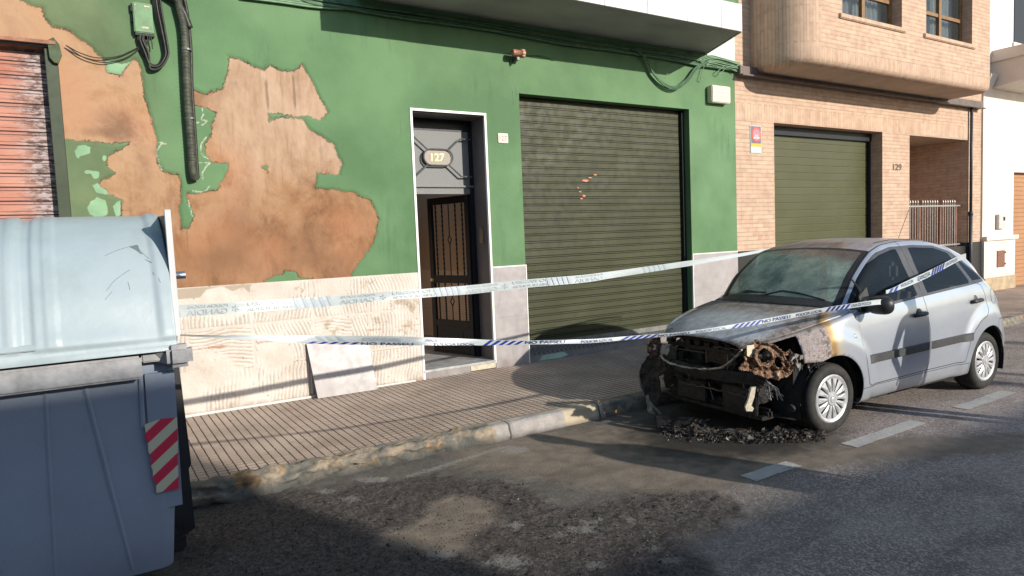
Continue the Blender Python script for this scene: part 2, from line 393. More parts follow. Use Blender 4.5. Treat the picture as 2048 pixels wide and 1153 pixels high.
col = t.ramp(nz, [(.30, (.085, .088, .08)), (.46, (.17, .165, .145)), (.58, (.33, .27, .2)), (.72, (.5, .39, .28))])
ob = t.step(t.noise(4.5, 4, t.scale(t.pos(), (1, 1, 1.5))), .57, .64)
col = t.mix(ob, col, t.ramp(t.noise(14, 4), [(.35, (.22, .13, .065)), (.65, (.5, .33, .17))]))
pa, ye = t.attr('painted'), t.attr('yellow')
pcol = t.mix(ye, t.ramp(nz, [(.3, (.33, .3, .29)), (.7, (.5, .47, .44))]), t.ramp(nz, [(.3, (.46, .38, .26)), (.7, (.60, .52, .38))]))
col = t.mix(t.step(t.mth('ADD', pa, t.mth('MULTIPLY', t.mth('SUBTRACT', t.noise(13, 5, rough=.7), .5), .9)), .35, .6, 0, .92), col, pcol)
g = t.xyz(t.pos()); jn = t.mth('ABSOLUTE', t.mth('SUBTRACT', t.mth('FRACT', t.mth('DIVIDE', g[0], .98)), .5))
col = t.mix(t.mth('MULTIPLY', t.step(jn, .487, .494, 0, .8), t.step(g[0], 2.5, 2.8)), col, (.04, .035, .03))
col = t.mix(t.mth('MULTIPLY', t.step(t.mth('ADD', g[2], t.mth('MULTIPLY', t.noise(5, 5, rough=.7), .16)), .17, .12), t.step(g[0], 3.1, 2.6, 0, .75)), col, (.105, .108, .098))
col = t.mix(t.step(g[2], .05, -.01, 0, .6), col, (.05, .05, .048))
col = t.mix(t.step(t.noise(24, 7, rough=.8), .60, .68, 0, .6), col, (.06, .055, .048)); col = t.mix(t.step(t.noise(33, 7, rough=.8), .62, .70, 0, .5), col, (.5, .42, .33))
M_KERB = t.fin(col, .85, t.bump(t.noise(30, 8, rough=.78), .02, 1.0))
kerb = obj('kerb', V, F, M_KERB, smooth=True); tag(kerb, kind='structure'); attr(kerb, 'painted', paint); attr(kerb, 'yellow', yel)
# far pavement (behind the photographer)
mb = MB(); mb.box((-40, -14, -.05), (60, -7.6, .12), .01); o = mb.build('pavement', M_PAVE); tag(o, kind='structure')

# ================================================================ GREEN HOUSE
green = empty('apartment_house', (3.5, WY, PZ), 'green painted house with salmon peeled plaster, shuttered garage and open doorway', 'house')
GREEN = [(.34, (.080, .160, .073)), (.66, (.122, .225, .107))]
def green_col(t):
    n = t.noise(1.1, 5); c = t.ramp(n, GREEN)
    st = t.noise(5, 6, t.scale(t.pos(), (1.8, 1, .25)), rough=.65)
    msk = t.step(t.noise(.8, 3), .48, .66); c = t.mix(t.mth('MULTIPLY', msk, t.step(st, .5, .72, 0, .5)), c, (.04, .08, .045)); c = t.mix(t.mth('MULTIPLY', t.step(t.noise(1.3, 3), .55, .65), t.step(t.noise(16, 8, t.scale(t.pos(), (1.2, 1, .08)), rough=.75), .58, .66, 0, .55)), c, (.035, .065, .035))
    c = t.mix(t.step(t.noise(.55, 3), .5, .72, 0, .35), c, (.165, .275, .145))
    c = t.mix(t.step(t.noise(24, 6, t.scale(t.pos(), (1, 1, .5)), rough=.8), .66, .74, 0, .55), c, (.02, .035, .022))
    return c
t = NT('green wall paint', .75, .3); M_GREEN = t.fin(green_col(t), .75, t.bump(t.noise(28, 6), .006, .5))
# --- peeled area: fine sheet with traced outline
c2 = lambda L, oy=0: [(lambda p: (p.x, p.z))(at(a / 2.883, b / 2.883 + oy, WY)) for a, b in L]
ORANGE = c2([(-600,-200),(40,-60),(110,-10),(180,35),(250,45),(250,100),(300,150),(400,180),(470,240),(520,270),(570,315),(600,350),(610,415),(700,430),(740,380),(770,350),(790,340),(815,380),(818,450),(830,530),(855,620),(880,740),(910,820),(905,870),(915,940),(935,985),(1030,1010),(1040,1060),(1036,1153),(1035,1240),(1040,1315),(1085,1315),(1120,1245),(1100,1200),(1080,1153),(1080,1110),(1180,1120),(1240,1095),(1315,990),(1310,945),(1215,940),(1205,915),(1185,880),(1185,830),(1215,760),(1205,715),(1245,655),(1170,620),(1110,610),(1100,500),(1180,550),(1290,515),(1310,400),(1315,325),(1380,340),(1440,370),(1520,405),(1560,378),(1620,405),(1690,410),(1745,368),(1765,400),(1800,470),(1830,540),(1870,600),(1895,650),(1860,685),(1750,672),(1790,745),(1860,790),(1930,830),(1945,880),(1970,950),(1960,1015),(1900,1010),(1825,995),(1820,1085),(1860,1085),(1960,1095),(2018,1100),(2119,1142),(2140,1160),(2157,1196),(2185,1269),(2168,1355),(2133,1442),(2082,1499),(2033,1580),(2018,1620),(2010,1900),(640,1900),(690,1253),(705,1213),(700,1153),(640,1130),(575,1060),(590,1040),(660,1000),(615,960),(620,900),(700,850),(740,825),(690,830),(560,825),(480,820),(350,795),(280,795),(-600,795)])
ISL = [c2([(1545,658),(1620,660),(1760,676),(1745,690),(1600,674),(1552,694)]), c2([(1508,965),(1548,962),(1545,993),(1525,978)]),
       c2([(1525,1622),(1580,1593),(1635,1590),(1650,1566),(1700,1572),(1730,1600),(1800,1610),(1790,1640),(1520,1640)])]
FRESH = [c2(L) for L in ([(430,880),(450,845),(490,838),(520,850),(515,885),(460,905),(455,930),(440,905)],[(590,892),(612,900),(622,925),(600,935),(585,915)],[(485,980),(540,985),(575,995),(570,1030),(545,1035),(520,1005),(490,1000)],[(530,1070),(560,1055),(600,1085),(640,1120),(600,1125),(560,1110)],[(500,1200),(520,1160),(560,1140),(610,1160),(620,1240),(560,1260),(520,1240)],[(655,1190),(690,1160),(700,1240),(670,1260)],[(600,350),(612,415),(705,430),(740,385),(770,350),(700,372)])]
CHIP = [c2(L) for L in ([(905,825),(930,822),(958,832),(930,830),(905,870),(915,940),(935,985)],[(1110,640),(1112,690),(1125,712),(1150,708)],[(1165,625),(1172,660),(1160,690),(1195,700),(1165,725)],[(1190,790),(1160,830),(1155,880),(1175,905),(1205,918)],[(1135,940),(1210,942),(1190,960),(1165,1000),(1170,1040)],[(1110,1103),(1150,1108),(1190,1100),(1205,1075)],[(1085,1153),(1105,1240),(1115,1250)])]
gx0, gx1, gz0, gz1, dg_ = -1.6, 3.157, 1.36, 4.75, .0125
xs = np.linspace(gx0, gx1, int((gx1 - gx0) / dg_)); zs = np.linspace(gz0, gz1, int((gz1 - gz0) / dg_))
GX, GZ = np.meshgrid(xs, zs, indexing='ij'); P2 = np.c_[GX.ravel(), GZ.ravel()]
so = sdf(P2, ORANGE)
for i in ISL: so = np.maximum(so, -sdf(P2, i))
so = so + vnoise(P2, 9, 5, 5) * .045
sf = np.minimum.reduce([sdf(P2, p) for p in FRESH]) + vnoise(P2, 12, 9, 3) * .02
sc_ = np.minimum.reduce([polydist(P2, p) for p in CHIP])
stain = np.zeros(len(P2)); streak = np.zeros(len(P2))
for px_, py_, rx_, ry_, a_ in ((480,455,.26,.30,.55),(492,385,.09,.08,.4),(235,235,.18,.12,.6),(240,262,.16,.09,.6),(600,470,.3,.22,.45),(430,520,.3,.14,.55),(290,330,.08,.25,.5),(180,265,.25,.05,.6),(640,520,.3,.1,.5)):
    p_ = at(px_, py_, WY); stain += a_ * np.exp(-(((P2[:, 0] - p_.x) / rx_) ** 2 + ((P2[:, 1] - p_.z) / ry_) ** 2))
for px_, ya_, yb_, w_, a_ in ((532,150,240,.02,1),(586,140,235,.014,1.2),(600,290,480,.016,.5),(640,280,350,.04,.6),(470,150,200,.05,.6),(660,420,540,.012,.6),(372,440,550,.008,.8)):
    pa_ = at(px_, ya_, WY); pb_ = at(px_ + (yb_ - ya_) * .07, yb_, WY); streak += a_ * np.exp(-((P2[:, 0] - pa_.x - .004 * np.sin(P2[:, 1] * 5)) / w_) ** 2) * np.clip((pa_.z - P2[:, 1]) / .08, 0, 1) * np.clip((P2[:, 1] - pb_.z) / .15, 0, 1)
prot = np.clip(so / .02, 0, 1) * .009 - vnoise(P2, 1.5, 2) * .006 * 1
V = np.c_[P2[:, 0], WY + .004 - prot, P2[:, 1]]; nx, nz_ = len(xs), len(zs)
keep = lambda x, z: not (x < -.1 and z < 3.52)
F = [(i * nz_ + j, (i + 1) * nz_ + j, (i + 1) * nz_ + j + 1, i * nz_ + j + 1) for i in range(nx - 1) for j in range(nz_ - 1) if keep(xs[i], zs[j])]
t = NT('peeling green paint over salmon plaster', .85, .2)
gr = green_col(t); g = t.xyz(t.pos())
od = t.step(t.mth('ADD', g[0], t.mth('MULTIPLY', t.noise(2, 4), .6)), 1.15, .45, 0, .75)      # older duller coat near the shutter
gr = t.mix(od, gr, t.ramp(t.noise(3, 4), [(.3, (.085, .11, .055)), (.7, (.15, .18, .095))]))
fr = t.step(t.mth('ADD', t.attr('fresh'), t.mth('MULTIPLY', t.mth('SUBTRACT', t.noise(30, 4), .5), .02)), .003, -.003)
gr = t.mix(fr, gr, t.ramp(t.noise(5, 4), [(.3, (.17, .30, .18)), (.7, (.26, .42, .25))]))
n1 = t.noise(1.5, 9, rough=.68, dist=.6); n2_ = t.noise(3.6, 9, t.scale(t.pos(), (1, 1, .7)), rough=.74, dist=.4)
orr = t.ramp(n1, [(.3, (.25, .135, .075)), (.42, (.36, .215, .12)), (.53, (.45, .295, .18)), (.62, (.41, .25, .16)), (.74, (.53, .385, .28))])
pale = t.mth('MULTIPLY', t.step(t.mth('ADD', g[0], t.mth('MULTIPLY', n2_, .5)), 1.1, 1.6), t.step(t.mth('ADD', g[2], t.mth('MULTIPLY', n1, .7)), 2.45, 3.15)); orr = t.mix(t.mth('MULTIPLY', pale, .7), orr, t.ramp(t.noise(6, 8, t.scale(t.pos(), (1.3, 1, .45)), rough=.72), [(.32, (.31, .21, .15)), (.5, (.46, .335, .245)), (.7, (.56, .43, .33))]))
br = t.mth('MULTIPLY', t.step(t.mth('ADD', g[2], t.mth('MULTIPLY', t.mth('SUBTRACT', n2_, .5), 2.4)), 2.75, 1.6), .75)
orr = t.mix(br, orr, t.ramp(n2_, [(.3, (.10, .045, .022)), (.5, (.25, .12, .06)), (.7, (.42, .24, .14))]))
orr = t.mix(t.step(t.noise(.9, 2, t.scale(t.pos(), (1, 1, 1))), .5, .68, 0, .35), orr, (.48, .22, .12))
vs_ = t.noise(8, 5, t.scale(t.pos(), (1.5, 1, .12)), rough=.7)
orr = t.mix(t.step(vs_, .58, .74, 0, .4), orr, (.19, .115, .075)); orr = t.mix(t.step(t.noise(22, 7, t.scale(t.pos(), (1.5, 1, .06)), rough=.7), .62, .70, 0, .3), orr, (.16, .10, .07))
orr = t.mix(t.step(t.noise(60, 5, rough=.8), .63, .72, 0, .5), orr, (.6, .45, .32))
orr = t.mix(t.step(t.noise(38, 5, rough=.8), .66, .73, 0, .6), orr, (.14, .08, .05))
sa = t.mth('ADD', t.attr('peel'), t.mth('MULTIPLY', t.mth('SUBTRACT', t.noise(26, 7, rough=.78), .5), .11))
orr = t.mix(t.step(t.mth('ADD', t.attr('stain'), t.mth('MULTIPLY', t.mth('SUBTRACT', n2_, .5), 3.0)), .1, 1.3, 0, .75), orr, t.ramp(n2_, [(.35, (.085, .045, .03)), (.65, (.2, .10, .055))]))
orr = t.mix(t.mth('MULTIPLY', t.step(t.mth('ADD', t.attr('streak'), t.mth('MULTIPLY', t.mth('SUBTRACT', n2_, .5), .8)), .3, .9), .6), orr, (.15, .10, .075))
orr = t.mix(1.0, orr, (.90, .88, .86), 'MULTIPLY')
isg = t.step(sa, -.002, .002)
col = t.mix(isg, orr, gr)
rim = t.mth('MULTIPLY', t.step(sa, -.013, -.004), t.step(sa, .002, -.001))  # shade along the overhanging paint edge, painted as a dark line
col = t.mix(t.mth('MULTIPLY', rim, t.step(t.noise(5, 3), .4, .6, .3, .95)), col, (.05, .03, .02))
ch = t.mth('MULTIPLY', t.step(t.mth('ADD', t.attr('chip'), t.mth('MULTIPLY', t.mth('SUBTRACT', t.noise(40, 4, rough=.8), .5), .03)), .008, .003), .5)
col = t.mix(ch, col, (.62, .6, .53))
M_PEEL = t.fin(col, t.mix(isg, (.9,) * 3, (.72,) * 3), t.bump(t.mth('ADD', t.mth('MULTIPLY', t.noise(30, 6), .6), t.mth('MULTIPLY', isg, .5)), .006, .6))
o = obj('peeling_wall', V, F, M_PEEL, green, smooth=True); attr(o, 'stain', stain); attr(o, 'streak', streak); attr(o, 'peel', so); attr(o, 'fresh', sf); attr(o, 'chip', sc_)
# --- plain green wall: rectangles round the openings (door 3.157-4.124, garage 4.60-7.555)
DX0, DX1, DZ = 3.157, 4.124, 3.17; SX0, SX1, SZ = 4.615, 7.555, 3.47
def wallrects(rects, mat, name, parent, y0=WY, y1=WY + .35):
    mb = MB()
    for x0, x1, z0, z1 in rects: mb.box((x0, y0, z0), (x1, y1, z1))
    return mb.sep(name, mat, parent)
wallrects([(3.157, 8.55, 3.47, 4.2), (3.157, 4.615, 3.17, 3.47), (4.124, 4.615, 0, 3.17), (7.555, 8.55, 0, 3.47), (3.157, 7.95, 4.2, 8)], M_GREEN, 'wall', green)
wallrects([(-1.6, 3.157, 4.75, 8), (-6, -1.6, 3.52, 8), (-6, -2.9, 0, 3.52)], M_GREEN, 'wall', green)
M_WHITE = simple('white render', (.62, .61, .58), .7, 0, .08, 3, .2)
wallrects([(7.95, 8.55, 4.2, 8)], M_WHITE, 'wall_strip', green, WY - .012)
# --- adhesive-covered plinth: tiles fell off and left combed mortar
xs = np.arange(-.09, 3.157, .011); xs[-1] = 3.157; zs = np.linspace(0.1, 1.362, 116)
GX, GZ = np.meshgrid(xs, zs, indexing='ij'); P2 = np.c_[GX.ravel(), GZ.ravel()]
pw, ph = .60, .41
ci = np.floor((P2[:, 0] + .46) / pw).astype(int); cj = np.floor((P2[:, 1] - .13) / ph).astype(int)
lx = (P2[:, 0] + .46) / pw - ci - .5; lz = (P2[:, 1] - .13) / ph - cj - .5; lx *= pw; lz *= ph
rs = np.random.RandomState(4); T = rs.rand(12, 6, 6); ci = np.clip(ci, 0, 11); cj = np.clip(cj, 0, 5); q = T[ci, cj]
kind = q[:, 0]
ph_arc = np.hypot(lx - (q[:, 1] - .8) * .9, lz + .35 + q[:, 2] * .3)
ph_v = lx + .022 * np.sin(lz * 9 + q[:, 3] * 6) + (q[:, 5] - .5) * .5 * lz; ph_h = lz + .02 * np.sin(lx * 12 + q[:, 4] * 6)
right = P2[:, 0] > 2.35
phase = np.where(right, ph_v, np.where(kind < .4, ph_h, ph_v))
phase = phase + vnoise(P2, 3, 6, 3) * .05 + vnoise(P2, 16, 16, 2) * .014
dead = np.clip((vnoise(P2, 3.2, 31, 4) + .09) * 9, 0, 1) * np.where(right, .35, 1)
ejoint = np.minimum(pw / 2 - np.abs(lx), ph / 2 - np.abs(lz))
rid = .5 + .5 * np.cos(phase * 2 * np.pi / .038); rid = rid * (1 - dead) * np.clip((ejoint - .012) / .01, 0, 1)
relief = .007 * rid + .003 * vnoise(P2, 6, 2)
jag = vnoise(P2, 4, 40, 4)
topmask = sdf(P2, c2([(700,1690),(1450,1640),(1440,1655),(1440,1690),(1400,1655),(1340,1680),(1280,1650),(1190,1670),(1150,1715),(1040,1725),(700,1740)]))
fade = np.clip(1 - np.minimum(P2[:, 0] + .14, 3.157 - P2[:, 0]) / .01, 0, 1)
V = np.c_[P2[:, 0], WY - .006 - relief, P2[:, 1]]; nx, nz_ = len(xs), len(zs)
F = [(i * nz_ + j, (i + 1) * nz_ + j, (i + 1) * nz_ + j + 1, i * nz_ + j + 1) for i in range(nx - 1) for j in range(nz_ - 1)]
t = NT('combed tile mortar', .9, .2); n1 = t.noise(4, 6, rough=.65)
col = t.ramp(n1, [(.3, (.49, .43, .37)), (.7, (.62, .575, .52))])
co = t.attr('comb')
col = t.mix(t.step(co, .22, .03, 0, .62), col, (.27, .17, .12))
col = t.mix(t.step(t.noise(2.6, 5, rough=.7), .60, .68, 0, .8), col, t.ramp(t.noise(10, 4), [(.3, (.28, .21, .14)), (.7, (.45, .37, .28))]))
col = t.mix(t.step(t.attr('bare'), .01, -.005, 0, .9), col, (.36, .29, .22))
col = t.mix(t.step(t.voro(9), .10, .05, 0, .6), col, (.12, .09, .07))
g = t.xyz(t.pos()); ln = t.mth('ABSOLUTE', t.mth('SUBTRACT', t.mth('ADD', g[2], t.mth('MULTIPLY', t.noise(6, 2), .04)), .79))
col = t.mix(t.mth('MULTIPLY', t.step(ln, .016, .004), t.step(t.noise(3, 4), .42, .6, 0, .8)), col, (.35, .13, .06))
col = t.mix(t.step(t.mth('ADD', g[2], t.mth('MULTIPLY', t.noise(9, 5), .16)), .27, .2, 0, .6), col, (.2, .12, .075))
M_MORTAR = t.fin(col, .9, t.bump(t.mth('ADD', t.noise(45, 5), t.mth('MULTIPLY', co, 1.2)), .006, .7))
o = obj('mortar_plinth', V, F, M_MORTAR, green, smooth=True); attr(o, 'comb', np.where(rid > 0, rid, .5) * (1 - dead) + dead * .6); attr(o, 'bare', topmask)
mb = MB(); mb.box((-.095, WY - .004, .1), (3.157, WY + .35, 1.36)); mb.box((-.095, WY + .012, 1.36), (3.157, WY + .35, 3.52)); mb.box((-1.6, WY + .012, 3.52), (3.157, WY + .35, 4.75)); mb.sep('inner_wall', M_MORTAR, green)
mb = MB(); mb.box((.3, WY - .045, PZ), (1.93, WY - .004, PZ + .022), .006); mb.box((2.5, WY - .04, PZ), (3.05, WY - .004, PZ + .018), .005); mb.sep('skirting_bead', M_WHITE, green)
# --- grey tile plinths with white edging
t = NT('grey wall tiles', .35, .5)
g = t.xyz(t.pos()); c = t.ramp(t.noise(3, 6, rough=.7), [(.3, (.29, .265, .265)), (.7, (.40, .37, .365))])
jn = t.step(t.mth('ABSOLUTE', t.mth('SUBTRACT', t.mth('FRACT', t.mth('DIVIDE', t.mth('SUBTRACT', g[2], .13), .615)), .5)), .4965, .499, 0, .6)
c = t.mix(jn, c, (.13, .12, .12)); c = grime(t, c, .5, .35)
c = t.mix(t.step(t.voro(14), .04, .02, 0, .7), c, (.07, .06, .06))
M_TILE = t.fin(c, t.step(t.noise(12, 4), .3, .7, .32, .5))
mb = MB(); mb.box((4.126, WY - .012, PZ), (4.607, WY - .0005, 1.355)); mb.build('tile_plinth', M_TILE, green)
mb = MB(); mb.box((7.568, WY - .012, PZ), (8.548, WY - .0005, 1.355)); mb.build('tile_plinth', M_TILE, green)
mb = MB()
mb.box((4.126, WY - .016, 1.356), (4.607, WY, 1.37)); mb.box((7.555, WY - .016, 1.356), (8.548, WY, 1.37))
mb.box((4.6075, WY - .016, PZ), (4.620, WY + .01, 1.37)); mb.box((7.553, WY - .016, PZ), (7.566, WY + .01, 1.3555))
mb.sep('tile_edging', simple('white edging', (.75, .74, .7), .5, 0, .05), green)
# --- doorway
mb = MB(); e = .026
mb.box((DX0 - .004, WY - .014, PZ), (DX0 + e - .004, WY + .02, DZ)); mb.box((DX1 - e + .006, WY - .0145, .2), (DX1 + .006, WY + .02, DZ)); mb.box((DX0 - .004, WY - .0165, DZ), (DX1 + .006, WY + .02, DZ + e))
mb.sep('door_trim', simple('white door trim', (.78, .78, .75), .45, 0, .05), green)
RD = .33
t = NT('dark reveal tiles', .4, .5); c = t.ramp(t.noise(4, 5), [(.3, (.115, .105, .11)), (.7, (.16, .15, .155))])
M_REV = t.fin(c, .4)
mb = MB(); mb.box((DX1 - .012, WY + .02, .2), (DX1, WY + RD + .12, DZ)); mb.box((DX0, WY + .02, .2), (DX0 + .012, WY + RD + .12, DZ)); mb.box((DX0 + .012, WY + .02, DZ - .012), (DX1 - .012, WY + RD + .12, DZ))
mb.sep('door_reveal', M_REV, green)
# step: marble slab over tiled riser
STZ = .235
t = NT('marble step', .35, .5); c = t.ramp(t.noise(5, 6, dist=1.5), [(.35, (.33, .34, .33)), (.65, (.55, .55, .53))]); M_MARB = t.fin(grime(t, c, .3, .5), .4)
mb = MB(); mb.box((DX0 + .002, WY - .02, STZ - .03), (DX1 - .002, WY + 1.6, STZ), .004); st = mb.build('step', M_MARB, green)
mb = MB(); mb.box((DX0 + .002, WY - .008, PZ), (3.77, WY + .1, STZ - .031)); mb.build('riser', M_TILE, st)
mb = MB(); mb.box((3.775, WY - .01, PZ + .012), (DX1 - .004, WY + .1, STZ - .031)); mb.build('riser_patch', simple('beige cement', (.5, .44, .34), .8, 0, .15, 20, .3), st)
# transom panel with the number
TY = WY + RD; TZ0, TZ1 = 2.37, 3.02
sp_ = simple
t = NT('speckled grey stone', .6, .4); c = t.ramp(t.noise(260, 2, rough=.8), [(.35, (.10, .103, .104)), (.65, (.27, .275, .27))]); M_SPEC = t.fin(c, .6, t.bump(t.noise(260, 2), .003, .5))
M_BLK = simple('black iron', (.016, .018, .022), .45, .3, .3, 30)
M_DGR = simple('grey metal paint', (.13, .135, .14), .45, .3, .2, 20)
mb = MB(); mb.box((DX0 + .012, TY, TZ0), (DX1 - .07, TY + .04, TZ1)); tr = mb.build('transom_panel', M_SPEC, green)
mb = MB(); mb.box((DX0 + .012, TY - .005, TZ1), (DX1 - .012, TY + .06, DZ - .012)); mb.box((DX1 - .07, TY - .005, .235), (DX1 - .012, TY + .06, TZ1)); mb.box((DX0 + .012, TY - .004, .235), (DX0 + .03, TY + .05, TZ0 - .09))
mb.sep('door_frame', M_BLK, green)
mb = MB(); mb.box((DX0 + .012, TY - .03, TZ0 - .022), (DX1 - .02, TY + .04, TZ0), .003); mb.box((DX0 + .012, TY + .001, TZ0 - .1), (DX1 - .06, TY + .04, TZ0 - .026)); mb.sep('door_head', M_SPEC, green)
cx, cz = (DX0 + DX1) / 2 - .025, 2.70
def oval(cx, cz, a, r, y, n=10):
    return [Vector((cx + a + r * math.cos(th), y, cz + r * math.sin(th))) for th in np.linspace(-math.pi / 2, math.pi / 2, n)] + [Vector((cx - a + r * math.cos(th), y, cz + r * math.sin(th))) for th in np.linspace(math.pi / 2, 3 * math.pi / 2, n)]
OV = oval(cx, cz, .095, .095, TY - .06)
mb = MB(); mb.prism(oval(cx, cz, .095, .088, TY - .03), (0, -.012, 0)); pl = mb.build('number_plate', simple('taupe plate', (.30, .26, .22), .55, 0, .1, 40), tr)
mb = MB(); mb.tube(OV + [OV[0]], .009, 6, False)
for sx in (-1, 1):
    for sz in (-1, 1):
        x_out = DX0 + .02 if sx < 0 else DX1 - .065
        a = Vector((cx + sx * .135, TY - .055, cz + sz * .085)); b = Vector((cx + sx * .30, TY - .055, cz + sz * .225)); c_ = Vector((x_out, TY - .055, cz + sz * .225))
        mb.tube([a, b, c_], .010, 6)
mb.build('transom_grille', M_DGR, tr)
M_GOLD = simple('gold digits', (.72, .5, .16), .35, .5, .1, 30)
wall_text('number', '127', .125, (cx, TY - .0435, cz), M_GOLD, pl, 0, width=.17)
# open door leaf, hinged right, swung inward
dl = empty('door', (0, 0, 0)); dl.parent = green; dl.matrix_basis = Matrix.Translation(-green.location)
HX, HY = DX1 - .075, TY + .03; ang = math.radians(180 - 75); Lw = .78
DM = Matrix.Translation((HX, HY, 0)) @ Matrix.Rotation(ang, 4, 'Z')
mb = MB(); z0, z1 = STZ + .012, TZ0 - .105
for a, b in (((0, -.02, z0), (.075, .02, z1)), ((Lw - .075, -.02, z0), (Lw, .02, z1)), ((.075, -.02, z1 - .09), (Lw - .075, .02, z1)), ((.075, -.02, 1.16), (Lw - .075, .02, 1.26)), ((.075, -.02, .60), (Lw - .075, .02, .68)), ((.075, -.008, z0 + .08), (Lw - .075, .008, .60)), ((.075, -.02, z0), (Lw - .075, .02, z0 + .08)), ((.2, -.012, .36), (Lw - .2, .012, .54))):
    mb.box(a, b, .003, DM)
d_fr = mb.build('door_leaf_frame', M_BLK, dl)
mb = MB()
for za, zb in ((1.26, z1 - .09), (.68, 1.16)):
    n = 5
    for k in range(n):
        x = .075 + (Lw - .15) * (k + .5) / n
        if k == 2:
            zc = (za + zb) / 2; mb.tube([DM @ Vector((x, 0, za)), DM @ Vector((x, 0, zc - .06))], .007, 6); mb.tube([DM @ Vector((x, 0, zc + .06)), DM @ Vector((x, 0, zb))], .007, 6)
            mb.tube([DM @ Vector(p) for p in ((x, 0, zc - .06), (x + .035, 0, zc), (x, 0, zc + .06), (x - .035, 0, zc), (x, 0, zc - .06))], .007, 6)
        else:
            zz_ = np.linspace(za, zb, 46)
            mb.tube([DM @ Vector((x, 0, z)) for z in zz_], .009, 6, True, [.012 if (i % 3) else .007 for i in range(46)])
mb.sep('door_bar', M_BLK, dl)
mb = MB(); mb.box((.05, -.032, 1.28), (.062, -.022, z1 - .08), 0, DM); mb.box((.05, -.032, .7), (.062, -.022, 1.15), 0, DM); mb.sep('door_trim', simple('alu bead', (.5, .5, .5), .35, .7), dl)
mb = MB(); mb.cyl(DM @ Vector((Lw - .05, -.05, 1.2)), DM @ Vector((Lw - .05, .05, 1.2)), .02); mb.build('handle', M_GOLD, dl)
# hallway
t = NT('hallway plaster', .7, .3); g = t.xyz(t.pos())
c = t.mix(t.step(g[2], 1.262, 1.266), (.66, .52, .40), (.52, .38, .25))
jn = t.mth('MAXIMUM', t.step(t.mth('ABSOLUTE', t.mth('SUBTRACT', t.mth('FRACT', t.mth('DIVIDE', g[2], .33)), .5)), .49, .495), t.step(t.mth('ABSOLUTE', t.mth('SUBTRACT', t.mth('FRACT', t.mth('DIVIDE', t.mth('ADD', g[0], g[1]), .2)), .5)), .487, .493))
c = t.mix(t.mth('MULTIPLY', jn, t.step(g[2], 1.266, 1.262, 0, .5)), c, (.2, .15, .11)); M_HALL = t.fin(c, .6)
mb = MB(); y0, y1 = TY + .12, TY + 3.0
mb.box((DX0 - .12, y0, .1), (DX0 - .02, y1, 2.9)); mb.box((DX1 + .35, y0, .1), (DX1 + .45, y1, 2.9)); mb.box((DX0 - .12, y1, .1), (DX1 + .45, y1 + .1, 2.9)); mb.box((DX0 - .12, y0, 2.75), (DX1 + .45, TY + 1.3, 2.9))
mb.box((DX1, y0, .1), (DX1 + .35, y0 + .02, 2.75)); mb.sep('hallway_wall', M_HALL, green)
mb = MB(); mb.box((DX0 - .1, TY + 1.28, .1), (DX1 + .4, y1, STZ - .001)); mb.build('hall_floor', M_MARB, green)
# --- garage shutter
def slats(x0, x1, z0, z1, pitch, y, name, mat, parent, double=True):
    prof = []; z = z0
    while z < z1 - 1e-4:
        p = pitch
        if double: prof += [(0, z), (-.006, z + p * .03), (-.006, z + p * .20), (0, z + p * .23), (0, z + p * .25), (-.006, z + p * .28), (-.006, z + p * .97)]
        else: prof += [(0, z), (-.007, z + .006), (-.007, z + p - .012), (0, z + p - .006)]
        z += p
    prof.append((0, z1)); prof = [(a, min(b, z1)) for a, b in prof]
    n = 12; vs = []
    for k in range(n + 1):
        x = x0 + (x1 - x0) * k / n
        for a, z in prof: vs.append((x, y + a + mnoise.noise(Vector((x * 2, z * 3, 0))) * .006, z))
    m_ = len(prof); fs = [(k * m_ + i, (k + 1) * m_ + i, (k + 1) * m_ + i + 1, k * m_ + i + 1) for k in range(n) for i in range(m_ - 1)]
    return obj(name, vs, fs, mat, parent)
def shutter_mat(name, c0, c1, dirt, chips, pitch, z0):
    t = NT(name, .55, .35); g = t.xyz(t.pos())
    c = t.ramp(t.noise(1.2, 5), [(.3, c0), (.7, c1)])
    c = t.mix(t.step(t.noise(6, 6, t.scale(t.pos(), (.25, 1, 1.6)), rough=.7), .5, .75, 0, .25), c, dirt)
    c = t.mix(t.step(t.noise(70, 6, t.scale(t.pos(), (1, 1, .6)), rough=.8, dist=2), .70, .76, 0, .6), c, chips)
    fr_ = t.mth('FRACT', t.mth('DIVIDE', t.mth('SUBTRACT', g[2], z0), pitch))
    c = t.mix(t.mth('MULTIPLY', t.step(g[0], 5.6, 4.7, .0, .7), t.step(t.noise(26, 7, t.scale(t.pos(), (1.3, 1, .7)), rough=.8, dist=1.5), .60, .66)), c, (.15, .15, .135))
    c = t.mix(t.step(t.mth('ABSOLUTE', t.mth('SUBTRACT', fr_, .24)), .07, .035, 0, .93), c, tuple(x * .1 for x in c0))
    c = t.mix(t.step(t.mth('ABSOLUTE', t.mth('SUBTRACT', fr_, .5)), .44, .475, 0, .93), c, tuple(x * .1 for x in c0))
    return t.fin(c, t.step(t.noise(10, 4), .3, .7, .45, .65))
SHY = WY + .16
M_SH = shutter_mat('dark olive shutter paint', (.030, .033, .011), (.050, .053, .020), (.025, .026, .012), (.4, .39, .33), .095, .3)
shut = empty('garage_shutter', (0, 0, 0)); shut.parent = green; shut.matrix_basis = Matrix.Translation(-green.location)
slats(SX0 + .01, SX1 - .035, .30, SZ - .01, .095, SHY, 'slat_curtain', M_SH, shut)
mb = MB(); mb.box((SX1 - .05, WY + .10, .3), (SX1 - .002, SHY + .04, SZ - .004), .003); mb.box((SX0 + .002, WY + .13, .3), (SX0 + .02, SHY + .04, SZ - .004), .003); mb.sep('guide_rail', simple('black guide rail', (.014, .02, .018), .5, .2), shut)
